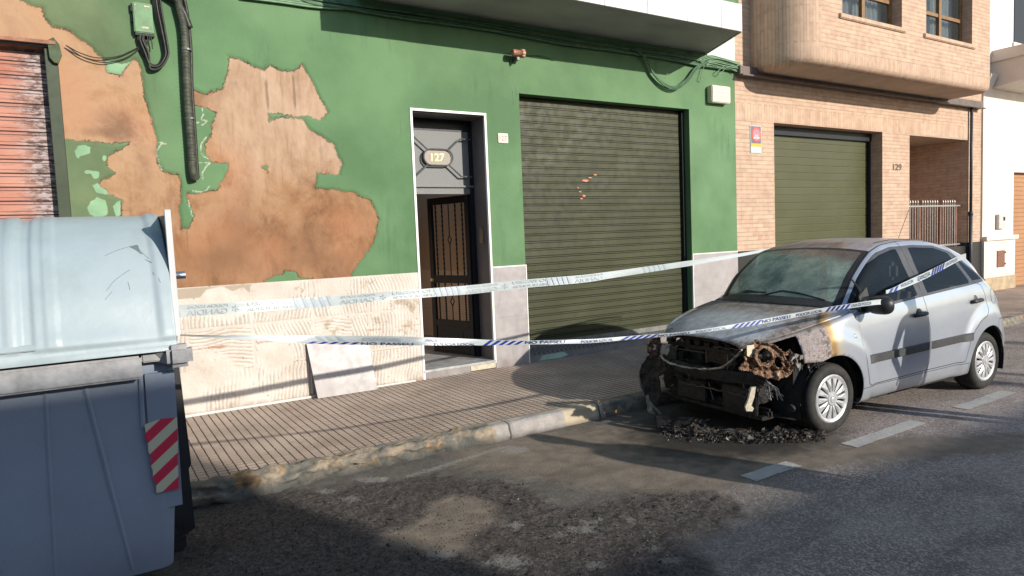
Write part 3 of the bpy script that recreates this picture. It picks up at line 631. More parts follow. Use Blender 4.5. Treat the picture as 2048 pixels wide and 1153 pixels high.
mb = MB(); mb.box((SX0 + .02, SHY - .03, .275), (SX1 - .05, SHY + .02, .345), .004); mb.build('bottom_bar', simple('galvanised bar', (.2, .2, .19), .45, .6, .25, 12), shut)
# flaked scuffs of old salmon paint on the shutter
pp = at(1170, 368, SHY); mb = MB()
for (x, y, w, h) in ((1170,362,13,3),(1160,384,5,2),(1168,392,8,3),(1163,398,5,2),(1180,356,8,2),(1190,350,6,2),(1156,376,3,2)):
    p = at(x, y, SHY - .012); k = .0058; vs = [(p.x + w * k * math.cos(a) * rnd.uniform(.6, 1), SHY - .0145, p.z + h * k * math.sin(a) * rnd.uniform(.6, 1)) for a in np.linspace(0, 5.6, 9)]
    mb.add(vs, [tuple(range(9))])
mb.sep('paint_scuff', simple('salmon paint scuff', (.5, .2, .12), .6, 0, .2, 30), shut)
t = NT('checker plate', .45, .5, .8); g = t.pos(); ck = t.n.new('ShaderNodeTexChecker'); t.l.new(g, ck.inputs[0]); ck.inputs['Scale'].default_value = 28
t.set(ck.inputs[1], (.13, .13, .13)); t.set(ck.inputs[2], (.24, .24, .235)); M_CHK = t.fin(ck.outputs[0], .45, t.bump(ck.outputs[1], .003, .6))
mb = MB(); mb.prism([(SX0 + .01, WY + .02, .205), (SX0 + .01, SHY - .031, .274), (SX0 + .01, SHY + .3, .274), (SX0 + .01, SHY + .3, PZ), (SX0 + .01, WY + .02, PZ)], (SX1 - SX0 - .03, 0, 0)); mb.build('threshold_plate', M_CHK, green)
mb = MB(); mb.box((SX0 + .008, WY - .006, PZ), (SX1 - .004, WY + .019, .21), .003); th = mb.build('threshold', simple('grey threshold', (.2, .19, .185), .6, 0, .2, 8), green)
mb = MB(); vs = [(4.76, 0, .14), (4.82, 0, .2), (5.15, 0, .207), (5.22, 0, .16), (5.1, 0, .135)]; mb.prism([(x, WY - .0085, z) for x, _, z in vs], (0, .002, 0)); mb.build('paint_patch', simple('pale green patch', (.36, .5, .4), .6), th)
# reveals of the garage opening are the wall thickness itself; dark box behind
mb = MB(); mb.box((SX0 - .05, WY + .36, 0), (SX1 + .05, WY + .4, 3.6)); mb.box((-3.2, WY + .36, 0), (0, WY + .4, 3.7)); mb.sep('back_wall', M_BLK, green)
# --- salmon shutter on the left
M_SH2 = None
t = NT('faded salmon shutter paint', .7, .25); g = t.xyz(t.pos())
c = t.ramp(t.noise(2, 5, t.scale(t.pos(), (.5, 1, 2))), [(.3, (.40, .15, .10)), (.7, (.52, .28, .21))])
wp = t.mth('ADD', g[0], t.mth('MULTIPLY', t.mth('SUBTRACT', t.noise(9, 6, t.scale(t.pos(), (.5, 1, 3)), rough=.75), .5), .55))
c = t.mix(t.step(wp, -.50, -.25, 0, .85), c, t.ramp(t.noise(22, 7, t.scale(t.pos(), (.6, 1, 1.6)), rough=.78), [(.44, (.04, .04, .04)), (.56, (.42, .38, .38))]))
c = t.mix(t.step(t.noise(14, 6, t.scale(t.pos(), (.2, 1, 3)), rough=.75), .52, .68, 0, .7), c, (.2, .12, .105))
fr_ = t.mth('FRACT', t.mth('DIVIDE', t.mth('SUBTRACT', g[2], .3), .118))
c = t.mix(t.step(t.mth('ABSOLUTE', t.mth('SUBTRACT', fr_, .5)), .42, .47, 0, .9), c, (.05, .025, .025)); c = t.mix(t.step(t.mth('ABSOLUTE', t.mth('SUBTRACT', fr_, .76)), .05, .02, 0, .85), c, (.08, .04, .04))
M_SH2 = t.fin(c, .7)
s2 = empty('shop_shutter', (0, 0, 0)); s2.parent = green; s2.matrix_basis = Matrix.Translation(-green.location)
slats(-2.9, -.14, .3, 3.49, .118, WY + .10, 'slat_curtain', M_SH2, s2)
mb = MB(); mb.box((-.185, WY - .01, .1), (-.0965, WY + .12, 3.50), .003); mb.build('guide_rail', simple('dark green rail', (.035, .05, .025), .5), s2)
mb = MB(); mb.prism([(-2.9, WY - .06, 3.53), (-2.9, WY + .12, 3.50), (-2.9, WY + .12, 3.47), (-2.9, WY - .06, 3.50)], (2.8, 0, 0)); mb.build('lintel', simple('rusty lintel', (.28, .14, .09), .8, 0, .4, 12), green)
mb = MB(); mb.tube([(-2.9, WY - .02, 3.49), (-1.2, WY - .02, 3.485), (-.13, WY - .02, 3.49)], .014, 6); mb.build('lintel_rod', M_BLK, green)
# --- balcony
BZ, BY, BX = 4.309, 6.1, 7.51
t = NT('balcony soffit', .85, .2); c = t.ramp(t.noise(2, 5, t.scale(t.pos(), (.6, 1, 1))), [(.3, (.30, .30, .29)), (.7, (.43, .43, .41))]); M_SOF = t.fin(c, .85, t.bump(t.noise(20, 4), .005, .4))
plan = [(2.62, WY + .0), (2.62, BY), (BX, BY), (7.93, WY + .0)]
mb = MB(); mb.prism([(x, y, BZ) for x, y in plan], (0, 0, .06)); bal = mb.build('balcony', M_SOF, green)
t = NT('balcony panels', .5, .4); g = t.xyz(t.pos()); c = t.ramp(t.noise(1.5, 4), [(.3, (.55, .53, .54)), (.7, (.64, .62, .62))]); c = t.mix(t.step(t.noise(30, 5, rough=.8), .68, .75, 0, .5), c, (.3, .26, .24)); M_FAS = t.fin(c, .45)
mb = MB(); xs_ = [2.60, 3.2, 3.86, 4.52, 5.18, 5.84, 6.50, 7.12, BX + .012]
for a, b in zip(xs_[:-1], xs_[1:]): mb.box((a, BY - .022, BZ - .012), (b - .005, BY + .0, BZ + .335), .002)
d = Vector((7.93 - BX, WY - BY, 0)); L_ = d.length; Mx = Matrix.Translation((BX + .012, BY, 0)) @ Matrix.Rotation(math.atan2(d.y, d.x), 4, 'Z')
mb.box((.01, -.02, BZ - .012), (L_ - .02, 0, BZ + .335), .002, Mx); mb.box((2.60, BY + .002, BZ - .012), (2.618, WY, BZ + .335)); mb.sep('fascia_panel', M_FAS, bal)
mb = MB(); mb.box((2.62, BY + .03, BZ + .06), (BX - .02, BY + .12, 5.3)); mb.box((.0, .03, BZ + .06), (L_ - .1, .12, 5.3), 0, Mx); mb.sep('parapet', M_GREEN, bal)
# ================================================================ BRICK HOUSE
brick = empty('brick_house', (12.5, WY, PZ), 'tan brick house with rounded projecting bay, olive garage door and railed porch', 'house')
def brick_mat(name, soldier=False, tint=1.0, diff=False):
    t = NT(name, .85, .2); g = t.xyz(t.pos()); u = t.mth('SUBTRACT' if diff else 'ADD', g[0], g[1])
    vec = t.comb(g[2], u, 0) if soldier else t.comb(u, g[2], 0)
    b = t.n.new('ShaderNodeTexBrick'); t.l.new(vec, b.inputs['Vector']); b.inputs['Scale'].default_value = 1
    b.inputs['Brick Width'].default_value = .52 if soldier else .26; b.inputs['Row Height'].default_value = .066; b.inputs['Mortar Size'].default_value = .0055; b.inputs['Mortar Smooth'].default_value = .2; b.inputs['Bias'].default_value = -.1
    t.set(b.inputs['Color1'], (.52 * tint, .37 * tint, .275 * tint)); t.set(b.inputs['Color2'], (.42 * tint, .275 * tint, .205 * tint)); t.set(b.inputs['Mortar'], (.36, .27, .2))
    c = t.mix(t.step(t.noise(9, 4), .3, .7, 0, .45), b.outputs[0], (.62, .46, .33)); c = t.mix(t.step(t.noise(1.2, 4), .45, .75, 0, .3), c, (.38, .24, .17))
    return t.fin(c, .88, t.bump(t.mth('ADD', t.mth('MULTIPLY', b.outputs['Fac'], -1), t.mth('MULTIPLY', t.noise(60, 4), .25)), .006, .8))
M_BR = brick_mat('tan brickwork'); M_BS = brick_mat('upright brick course', True); M_BSD = brick_mat('curved upright brick course', True, 1, True)
M_GRAN = simple('black granite', (.028, .028, .028), .3, 0, .5, 200)
B0, B1 = 8.552, 16.38; GZ = 3.385; RX0, RX1, RZ = 13.525, 15.80, 3.37
wallrects([(B0, 9.47, 1.36, 3.40), (B0, B1, 3.66, 7.5), (12.59, RX0, .1, 3.40), (RX1, B1, 1.23, 3.40), (RX1 + .001, B1, 3.40, 3.66)], M_BR, 'wall', brick)
mb = MB(); mb.box((B0, WY - .002, 3.40), (RX1, WY + .35, 3.66)); mb.build('soldier_course', M_BS, brick)
mb = MB(); mb.box((B0, WY - .014, .1), (9.468, WY + .35, 1.36), .004); mb.box((RX1, WY - .014, .1), (B1 + .02, WY + .35, 1.23), .004); mb.sep('granite_plinth', M_GRAN, brick)
mb = MB(); mb.box((9.40, WY + .35, .1), (12.66, WY + .45, 3.6)); mb.box((9.47, WY + .002, GZ), (12.59, WY + .35, 3.4)); mb.sep('garage_reveal', M_BR, brick)
gd = empty('garage_door'); gd.parent = brick; gd.matrix_basis = Matrix.Translation(-brick.location)
t = NT('olive door panels', .5, .4); g = t.xyz(t.pos()); c = t.ramp(t.noise(1.3, 4), [(.3, (.050, .053, .018)), (.7, (.070, .072, .027))])
fr_ = t.mth('FRACT', t.mth('DIVIDE', t.mth('SUBTRACT', g[2], .2), .128)); c = t.mix(t.step(fr_, .86, .96, 0, .6), c, (.14, .14, .07)); c = t.mix(t.step(fr_, .07, .0, 0, .7), c, (.03, .03, .012))
c = t.mix(t.step(t.noise(40, 5, t.scale(t.pos(), (1, 1, 2)), rough=.8), .70, .76, 0, .5), c, (.3, .28, .2)); M_OL = t.fin(c, .45)
slats(9.49, 12.55, .2, 3.25, .128, WY + .27, 'door_panel', M_OL, gd, False)
mb = MB(); mb.box((9.47, WY + .2, 3.24), (12.59, WY + .34, GZ), .004); mb.box((12.53, WY + .22, .13), (12.589, WY + .34, 3.24)); mb.sep('door_frame', M_BLK, gd)
# porch recess
mb = MB(); mb.box((RX0 - .3, WY + 1.5, .1), (RX1 + .3, WY + 1.6, 3.6)); mb.box((RX1, WY + .35, .1), (RX1 + .1, WY + 1.5, 3.6)); mb.box((RX0 - .1, WY + .35, .1), (RX0, WY + 1.5, 3.6)); mb.sep('porch_wall', M_BR, brick)
mb = MB(); mb.box((RX0, WY + .0, RZ), (RX1, WY + 1.5, 3.40)); mb.build('porch_ceiling', simple('porch ceiling', (.4, .3, .22), .8), brick)
mb = MB(); mb.box((RX0 + .001, WY + .02, .1), (RX1 - .001, WY + .22, 1.16), .004); mb.build('porch_parapet', M_GRAN, brick)
M_RAIL = simple('silver railing paint', (.36, .34, .33), .4, .5, .1, 20)
rl = empty('railing', (14.6, WY + .12, 1.16), 'silver spiked railing on the dark parapet of the brick porch', 'railing')
mb = MB()
mb.box((RX0 + .02, WY + .11, 1.19), (RX1 - .02, WY + .14, 1.22)); mb.box((RX0 + .02, WY + .11, 2.0), (RX1 - .02, WY + .14, 2.03)); mb.sep('rail', M_RAIL, rl)
for gx, n in ((13.60, 6), (14.26, 7), (15.06, 6)):
    for k in range(n):
        x = gx + k * .095; mb = MB(); mb.tube([(x, WY + .125, 1.17), (x, WY + .125, 2.06)], .009, 6); mb.tube([(x, WY + .125, 2.06), (x, WY + .125, 2.09), (x, WY + .125, 2.14)], .01, 6, True, [.01, .017, .002]); mb.build('bar', M_RAIL, rl)
mb = MB()
for x in (14.17, 14.98, 15.62): mb.box((x - .035, WY + .13, 1.16), (x + .035, WY + .17, 2.02), .003)
mb.sep('post', simple('rusty brown post', (.16, .075, .045), .7, 0, .3), rl)
mb = MB(); mb.cyl((RX1 + .04, WY - .05, .13), (RX1 + .04, WY - .05, 1.85), .035, 14); mb.cyl((RX1 + .04, WY - .05, 1.85), (RX1 + .04, WY - .05, 4.03), .028, 14); mb.cyl((RX1 + .04, WY - .05, 1.8), (RX1 + .04, WY - .05, 1.88), .042, 14)
pp_ = mb.build('drain_pipe', simple('dark grey pipe', (.045, .045, .055), .5), None, True); tag(pp_, 'dark grey drain pipe up the brick pier right of the porch', 'pipe')
mb = MB(); mb.box((B0 + .01, WY - .10, 4.035), (16.25, WY - .001, 4.175), .006); mb.box((B0 + .01, WY - .15, 4.022), (16.25, WY - .1, 4.045), .004); mb.build('steel_beam', simple('brown grey steel beam', (.135, .105, .095), .55, .2, .2, 4), brick)
# bay
BYF, BZ0 = 6.2, 4.10
def bay_plan(off=0):
    p = [(8.93 + off, WY + .02)]; r = .5 - off
    p += [(9.43 - r * math.cos(a), 6.7 - r * math.sin(a)) for a in np.linspace(0, math.pi / 2, 12)]
    n_front = len(p)
    r2 = .22 - off
    p += [(14.63 + r2 * math.sin(a), 6.42 - r2 * math.cos(a)) for a in np.linspace(0, math.pi / 2, 8)]
    p.append((14.85 - off, WY + .02)); return p, n_front
prof = [(.13, BZ0), (.075, BZ0 + .012), (.03, BZ0 + .04), (.008, BZ0 + .085), (.0, BZ0 + .14), (0, BZ0 + .25)]
rows = [bay_plan(o)[0] for o, z in prof]; n = len(rows[0])
vs = [(x, y, prof[i][1]) for i, r in enumerate(rows) for x, y in r]
fs = [(i * n + k, i * n + k + 1, (i + 1) * n + k + 1, (i + 1) * n + k) for i in range(len(prof) - 1) for k in range(n - 1)]
bay = obj('bay_soldier_course', vs, fs, M_BSD, brick, smooth=True)
p0, nf_ = bay_plan(0)
lp = p0[:nf_]; vs = [(x, y, z) for z in (BZ0 + .25, 7.5) for x, y in lp]; k_ = len(lp)
obj('bay_corner', vs, [(i, i + 1, k_ + i + 1, k_ + i) for i in range(k_ - 1)], M_BSD, brick, smooth=True)
rp = p0[nf_:]; vs = [(x, y, z) for z in (BZ0 + .25, 7.5) for x, y in rp]; k_ = len(rp)
obj('bay_end', vs, [(i, i + 1, k_ + i + 1, k_ + i) for i in range(k_ - 1)], M_BR, brick, smooth=True)
W1 = (9.95, 11.62); W2 = (12.38, 13.98); WZ = 4.90
wallrects([(9.43, 14.63, BZ0 + .25, WZ - .08), (9.43, W1[0], WZ - .08, 7.5), (W1[1], W2[0], WZ - .08, 7.5), (W2[1], 14.63, WZ - .08, 7.5), (W1[0], W1[1], 6.4, 7.5), (W2[0], W2[1], 6.4, 7.5)], M_BR, 'bay_wall', brick, BYF, BYF + .25)
sp0 = bay_plan(.13)[0]; vs = [(x, y, BZ0 + .001) for x, y in sp0]; obj('bay_soffit', vs, [tuple(range(len(vs)))], simple('bay soffit plaster', (.42, .33, .26), .85, 0, .1, 3), brick)
M_CUR = simple('pale curtain', (.5, .56, .55), .8, 0, .1, 8); M_WOOD = simple('varnished brown window frame', (.22, .12, .045), .45, 0, .2, 12)
t = NT('window glass', .05, .6); t.b.inputs['Alpha'].default_value = .35; M_WGL = t.fin((.05, .06, .065), .04)
for (a, b) in (W1, W2):
    mb = MB(); mb.box((a - .09, BYF - .035, WZ - .08), (b + .09, BYF + .2, WZ - .005), .012); mb.build('window_sill', M_BS, brick)
    mb = MB(); y = BYF + .17; mid = (a + b) / 2
    mb.box((a, y, WZ), (a + .06, y + .05, 6.4)); mb.box((b - .06, y, WZ), (b, y + .05, 6.4)); mb.box((a + .06, y, WZ), (b - .06, y + .05, WZ + .055)); mb.box((mid - .04, y - .01, WZ + .055), (mid + .04, y + .05, 6.4))
    mb.box((a + .06, y + .002, 5.32), (mid - .04, y + .05, 5.38)); mb.box((mid + .04, y + .002, 5.32), (b - .06, y + .05, 5.38))
    wf = mb.build('window', M_WOOD, brick)
    mb = MB(); mb.box((a + .06, y + .03, WZ + .05), (b - .06, y + .034, 6.35)); mb.build('pane', M_WGL, wf)
    vs = []; n = 60
    for k in range(n + 1):
        x = a + (b - a) * k / n; yy = y + .16 + .02 * math.sin(k * 1.3)
        vs += [(x, yy, WZ), (x, yy, 6.4)]
    o = obj('curtain', vs, [(2 * k, 2 * k + 2, 2 * k + 3, 2 * k + 1) for k in range(n)], M_CUR, wf)
wall_text('house_number', '129', .17, (13.09, WY - .008, 2.755), simple('bronze digits', (.14, .10, .08), .5, .3), brick, .003, width=.30)
# parking sign
sg = empty('no_parking_sign', (9.02, WY - .01, 2.88), 'small white plate with red disc and yellow strip on the brick pier', 'sign')
SXa, SXb = 8.885, 9.145; M_PL = simple('white plate', (.55, .6, .56), .5, 0, .05)
mb = MB(); mb.box((SXa, WY - .012, 2.885), (SXb, WY - .002, 3.31), .004); mb.build('plate', M_PL, sg)
mb = MB(); mb.box((SXa + .015, WY - .0155, 3.035), (SXb - .015, WY - .0125, 3.30)); mb.build('blue_field', simple('sign blue grey', (.16, .14, .2), .5), sg)
cxx, czz = (SXa + SXb) / 2, 3.17
disc = lambda r, y: [Vector((cxx + r * .98 * math.cos(a), y, czz + r * 1.06 * math.sin(a))) for a in np.linspace(0, 2 * math.pi, 32)[:-1]]
mb = MB(); mb.prism(disc(.112, WY - .019), (0, .003, 0)); mb.build('red_ring', simple('sign red', (.66, .09, .05), .45, 0, .05), sg)
mb = MB(); mb.prism(disc(.088, WY - .022), (0, .002, 0)); mb.build('disc', simple('sign faded violet', (.45, .2, .25), .45, 0, .05), sg)
wall_text('lettering', 'GUAL', .045, (cxx, WY - .0235, czz - .015), M_PL, sg, .002, width=.09)
wall_text('lettering', 'PERMANENT', .034, (cxx, WY - .0235, czz - .052), M_PL, sg, .002, width=.16)
mb = MB(); mb.box((SXa + .006, WY - .016, 2.985), (SXb - .006, WY - .0125, 3.033)); mb.build('yellow_strip', simple('sign yellow', (.75, .42, .04), .5, 0, .05), sg)
mb = MB(); mb.box((SXa + .02, WY - .015, 2.90), (SXb - .02, WY - .0125, 2.975)); mb.build('blue_strip', simple('sign pale blue', (.45, .6, .62), .5, 0, .05), sg)

# ================================================================ WHITE HOUSE
wh = empty('white_house', (18, WY, PZ), 'cream white rendered house with stone base at the far right', 'house')
t = NT('cream render', .8, .2); c = t.ramp(t.noise(1.5, 5), [(.3, (.62, .56, .50)), (.7, (.74, .69, .63))]); M_CRM = t.fin(grime(t, c, .35, .7), .8, t.bump(t.noise(40, 4), .004, .4))
M_STN = simple('buff stone base', (.40, .31, .2), .85, 0, .25, 5, .5)
H0, H1 = 16.40, 40
wallrects([(H0, 17.86, .42, 4.75), (17.86, 20.6, 2.74, 4.75), (20.6, H1, .42, 4.75), (H0, H1, 4.75, 9)], M_CRM, 'wall', wh, WY - .03)
mb = MB(); mb.box((H0, WY - .09, .1), (17.875, WY - .031, .42), .01); mb.box((20.6, WY - .09, .1), (H1, WY - .031, .42)); mb.sep('stone_base', M_STN, wh)
mb = MB(); mb.box((H0 + .01, WY - .12, 1.235), (17.93, WY - .03, 1.33), .01); mb.box((H0 + .002, WY - .07, .42), (17.87, WY - .0305, 1.2345), .003); mb.sep('ledge', M_CRM, wh)
s3 = empty('garage_shutter'); s3.parent = wh; s3.matrix_basis = Matrix.Translation(-wh.location)
t = NT('tan shutter paint', .6, .3); g = t.xyz(t.pos()); c = t.ramp(t.noise(1.3, 4), [(.3, (.34, .175, .085)), (.7, (.42, .22, .11))]); fr_ = t.mth('FRACT', t.mth('DIVIDE', t.mth('SUBTRACT', g[2], .13), .1)); c = t.mix(t.step(fr_, .9, .97, 0, .6), c, (.12, .06, .03)); M_TAN = t.fin(c, .6)
slats(17.86, 20.6, .13, 2.72, .10, WY + .10, 'slat_curtain', M_TAN, s3, False)
mb = MB(); mb.prism([(16.75, WY - .03, 4.50), (16.75, 6.25, 4.62), (16.75, 6.15, 4.66), (16.75, 6.15, 5.3), (16.75, WY - .03, 5.3)], (6, 0, 0)); wb = mb.build('balcony', M_CRM, wh)
mb = MB(); mb.prism([(16.7, WY - .03, 5.05), (16.7, 6.08, 5.08), (16.7, 6.05, 5.16), (16.7, WY - .03, 5.16)], (6.1, 0, 0)); mb.build('balcony_moulding', M_CRM, wb)
mb = MB(); mb.prism([(16.42, WY - .031, 4.42), (16.42, WY - .16, 4.72), (16.42, WY - .16, 4.78), (16.42, WY - .031, 4.78)], (.3, 0, 0)); mb.build('corbel', M_CRM, wh)
wi = MB(); wi.box((17.75, WY - .045, 5.6), (19.0, WY - .032, 7.4)); w_ = wi.build('window', M_BLK, wh); mb = MB(); mb.box((17.7, WY - .07, 5.5), (19.05, WY - .033, 5.59)); mb.build('sill', M_CRM, w_)
M_MET = simple('cream meter box', (.55, .5, .46), .5, 0, .05)
me_ = empty('meter_box', (17.15, WY - .03, 1.5), 'small cream meter box on the white wall above the ledge', 'meter box')
mb = MB(); mb.box((17.0, WY - .10, 1.48), (17.33, WY - .031, 1.80), .01); bx_ = mb.build('box', M_MET, me_)
mb = MB(); mb.box((17.2, WY - .104, 1.66), (17.29, WY - .099, 1.74)); mb.build('window', M_BLK, me_)
bb = empty('utility_hatch', (17.15, WY - .07, .62), 'brown metal hatch low on the white wall below the ledge', 'hatch')
mb = MB(); mb.box((16.98, WY - .085, .63), (17.34, WY - .071, 1.0), .005); mb.build('door_leaf', simple('brown hatch', (.19, .085, .055), .6), bb)
mb = MB(); mb.box((17.335, WY - .1, .93), (17.36, WY - .071, .97)); mb.box((17.335, WY - .1, .68), (17.36, WY - .071, .72)); mb.sep('hinge', M_DGR, bb)

# ================================================================ THINGS ON THE GREEN WALL
M_CABG = simple('cable painted green', (.06, .13, .07), .55, 0, .3, 15); M_CABD = simple('sooty cable', (.022, .022, .018), .5, 0, .4, 25); M_CABL = simple('light green cable', (.16, .27, .16), .55, 0, .2, 15)
def wallpts(L, oy=-.03): return [(lambda p: Vector((p.x, WY + oy, p.z)))(at(x, y, WY)) for x, y in L]
def cable(name, mb, mat, label, cat='cable', group=None): o = mb.build(name, mat, None, True); tag(o, label, cat, group); return o
mb = MB()
for k in range(6):
    o = k * 3.2; pts = [(560 + k * 5, -22 + o), (620, -6 + o), (690, 6 + o * .9), (800, 22 + o + rnd.uniform(-2, 2)), (900, 36 + o), (1000, 52 + o + rnd.uniform(-2, 2)), (1120, 74 + o), (1230, 92 + o * .8), (1330, 106 + o * .9), (1390, 112 + o + 4), (1440, 118 + o * 1.3), (1470, 128 + o)]
    mb.tube(bezier(wallpts(pts, -.02 - .012 * (k % 3)), 6), .011 + .004 * (k % 2), 6)
cable('cable_bundle', mb, M_CABG, 'bundle of green painted cables strung along the wall under the balcony')
mb = MB()
for k in range(3):
    o = k * 3; mb.tube(bezier(wallpts([(1255 + o, 100), (1285, 116 + o), (1300, 145 + o), (1322, 168 + o), (1345, 175 + o), (1368, 160 + o), (1385, 138 + o), (1410, 124)], -.05 - .01 * k), 8), .010, 6)
cable('cable_loop', mb, M_CABG, 'hanging loop of green cable under the balcony corner')
mb = MB()
for k in range(7):
    o = k * 3.0; mb.tube(bezier(wallpts([(1385 + k * 4, 122 + o * .7), (1415, 113 + o), (1440, 117 + o * 1.1 + rnd.uniform(-2, 2)), (1474, 128 + o * .8)], -.04 - .012 * (k % 3)), 6), .009, 6)
mb.tube(bezier(wallpts([(1404, 128), (1400, 145), (1396, 160), (1401, 162)], -.05), 6), .006, 5); mb.tube(bezier(wallpts([(1440, 135), (1428, 146), (1434, 150), (1446, 138), (1466, 146)], -.07), 6), .006, 5)
cable('cable_tangle', mb, M_CABL, 'tangle of light green cables at the end of the wall by the brick house')
mb = MB()
for k in range(3): mb.tube(bezier(wallpts([(480, -12 + 5 * k), (560, 0 + 4 * k), (625, 9 + 4 * k), (683, 17 + 2 * k)], -.04), 6), .011, 6)
cable('cable_bundle', mb, M_CABL, 'light green cables above the peeled wall left of the balcony')
# conduit
cd = empty('cable_conduit', (.89, WY, 2.4), 'thick black ribbed conduit running down the peeled green wall', 'conduit')
cp = bezier(wallpts([(352, -25), (355, 10), (366, 60), (370, 130), (374, 210), (380, 290), (384, 345), (388, 362)], -.055), 40)
mb = MB(); mb.tube(cp, .036, 14, True, [.037 + (.002 if i % 4 < 2 else -.001) for i in range(len(cp))])
mb.build('hose', simple('dusty black ribbed hose', (.05, .055, .038), .6, 0, .5, 18), cd, True)
mb = MB(); mb.tube(bezier(wallpts([(360, -25), (372, 20), (380, 90), (383, 180), (390, 280), (394, 345), (396, 357)], -.03), 12), .016, 8); mb.tube(bezier(wallpts([(300, -30), (330, -8), (352, 8), (366, 30), (378, 60)], -.06), 8), .03, 8); mb.build('thin_cable', M_CABD, cd, True)
mb = MB()
for (x, y) in ((371, 103), (378, 240)):
    p = wallpts([(x, y)], -.055)[0]; mb.tube([p + Vector((0, 0, -.008)), p + Vector((0, 0, .008))], .046, 14)
mb.sep('clamp', M_DGR, cd)
# junction box + drooping cables
eb = empty('junction_box', (.58, WY, 3.7), 'green painted junction box with dangling cable ends on the peeled wall', 'junction box')
mb = MB(); mb.box((.50, WY - .075, 3.675), (.655, WY - .001, 3.94), .008); mb.build('cover', simple('junction box green', (.14, .25, .13), .6, 0, .15, 10), eb)
mb = MB(); mb.box((.485, WY - .05, 3.86), (.4985, WY - .005, 3.935), .004); mb.box((.487, WY - .04, 3.77), (.4985, WY - .005, 3.82), .003); mb.box((.505, WY - .06, 3.655), (.66, WY - .01, 3.674), .003); mb.build('bracket', M_BLK, eb)
for (x, z, w) in ((.515, 3.925, .012), (.60, 3.915, .035), (.57, 3.725, .04)):
    pass
mb = MB(); mb.box((.590, WY - .0765, 3.905), (.635, WY - .0752, 3.917)); mb.box((.560, WY - .0765, 3.715), (.615, WY - .0752, 3.73)); mb.box((.513, WY - .0765, 3.912), (.525, WY - .0752, 3.92)); mb.sep('label_plate', simple('pale sticker', (.5, .42, .3), .6), eb)
mb = MB()
for k in range(6):
    o = k * 2.2
    mb.tube(bezier(wallpts([(303 + o * 1.3, -20), (308 + o * 1.2, 20), (317 + o, 60), (325 + o * .8, 95), (326 + o * .8, 115), (315 + o * .6, 132 + o * .5), (300, 130 + o), (285 + o, 110), (276 + o * .8, 85), (275 + o, 74)], -.035 - .012 * (k % 3)), 8), .010, 6)
for k in range(6):
    x = 278 + k * 5; mb.tube(bezier(wallpts([(x, 73), (x + rnd.uniform(-3, 4), 82), (x + rnd.uniform(-6, 8), 92), (x + rnd.uniform(-6, 6), 96 + rnd.uniform(0, 8))], -.05), 6), .005, 5)
cable('cable_bundle', mb, M_CABD, 'thick loop of black cables hanging beside the junction box', 'cable')
mb = MB(); mb.tube(bezier(wallpts([(132, 93), (160, 108), (195, 118), (235, 115), (262, 104), (285, 92)], -.03), 8), .005, 5); mb.tube(bezier(wallpts([(132, 93), (165, 116), (205, 127), (240, 122), (265, 110), (290, 88)], -.03), 8), .005, 5)
cable('thin_cables', mb, M_CABD, 'two thin black cables sagging over the salmon plaster from the shutter corner')
mb = MB(); p = wallpts([(110, 105)], -.05)[0]
a = [(95, 84), (107, 78), (119, 92), (124, 112), (117, 130), (109, 128), (100, 118)]; q = wallpts(a, -.05)
mb.prism(q, (0, .045, 0)); o = mb.build('lamp_shade', simple('dark green shade', (.05, .075, .03), .6)); tag(o, 'dark green rounded metal cap at the top corner of the salmon shutter', 'cap')
# siren / camera
sc = empty('siren_camera', (4.66, WY - .1, 3.95), 'small coppery cylindrical siren/camera on the green wall under the balcony', 'siren/camera')
M_COP = simple('copper paint', (.42, .2, .13), .5, .2, .2, 20); cpos = at(1037, 107, WY - .12)
mb = MB(); mb.lathe([(0, -.09), (.036, -.09), (.04, -.08), (.04, .03), (.05, .032), (.05, .075), (.042, .08), (0, .08)], cpos, 'x', 20); mb.build('housing', M_COP, sc, True)
mb = MB()
for k in range(8):
    a = k * math.pi / 4; mb.box(cpos + Vector((.035, .046 * math.cos(a) - .006, .046 * math.sin(a) - .006)), cpos + Vector((.072, .046 * math.cos(a) + .006, .046 * math.sin(a) + .006)))
mb.sep('fin', simple('pale copper', (.62, .36, .25), .5), sc)
mb = MB(); mb.box((cpos.x - .02, cpos.y, cpos.z - .08), (cpos.x + .015, WY, cpos.z - .035), .004); mb.tube([(cpos.x - .05, WY - .03, cpos.z - .03), (cpos.x - .045, WY - .02, cpos.z - .13)], .005, 5); mb.build('bracket', M_DGR, sc)
mb = MB(); mb.tube(bezier(wallpts([(1052, 112), (1080, 113), (1098, 118), (1106, 121), (1112, 117)], -.02), 6), .005, 5); mb.build('lead', M_CABG, sc)
# alarm box
ab = empty('alarm_box', (8.12, WY, 3.6), 'cream boxy alarm unit with faint lettering at the right end of the green wall', 'alarm box')
mb = MB(); mb.box((7.93, WY - .11, 3.585), (8.33, WY - .001, 3.83), .012); mb.build('housing', simple('cream plastic', (.66, .6, .48), .5, 0, .05), ab)
mb = MB(); r2 = random.Random(3)
for z, w, h in ((3.78, .2, .008), (3.735, .23, .018), (3.675, .27, .014), (3.64, .24, .012)):
    x = 8.13 - w / 2
    while x < 8.13 + w / 2: d = r2.uniform(.008, .02); mb.box((x, WY - .1115, z - h / 2), (x + d, WY - .1102, z + h / 2)); x += d + .008
mb.build('faded_print', simple('faded pink print', (.6, .42, .36), .6), ab)
# house number tile
nt = empty('number_tile', (4.357, WY, 2.915), 'small cream tile with red number 127 beside the door', 'number tile')
mb = MB(); mb.box((4.287, WY - .012, 2.858), (4.428, WY - .001, 2.972), .004); mb.build('tile', simple('glazed cream tile', (.66, .62, .52), .3, 0, .05), nt)
wall_text('number', '127', .085, (4.357, WY - .0135, 2.914), simple('rust red digits', (.36, .14, .09), .4), nt, .0015, width=.105)
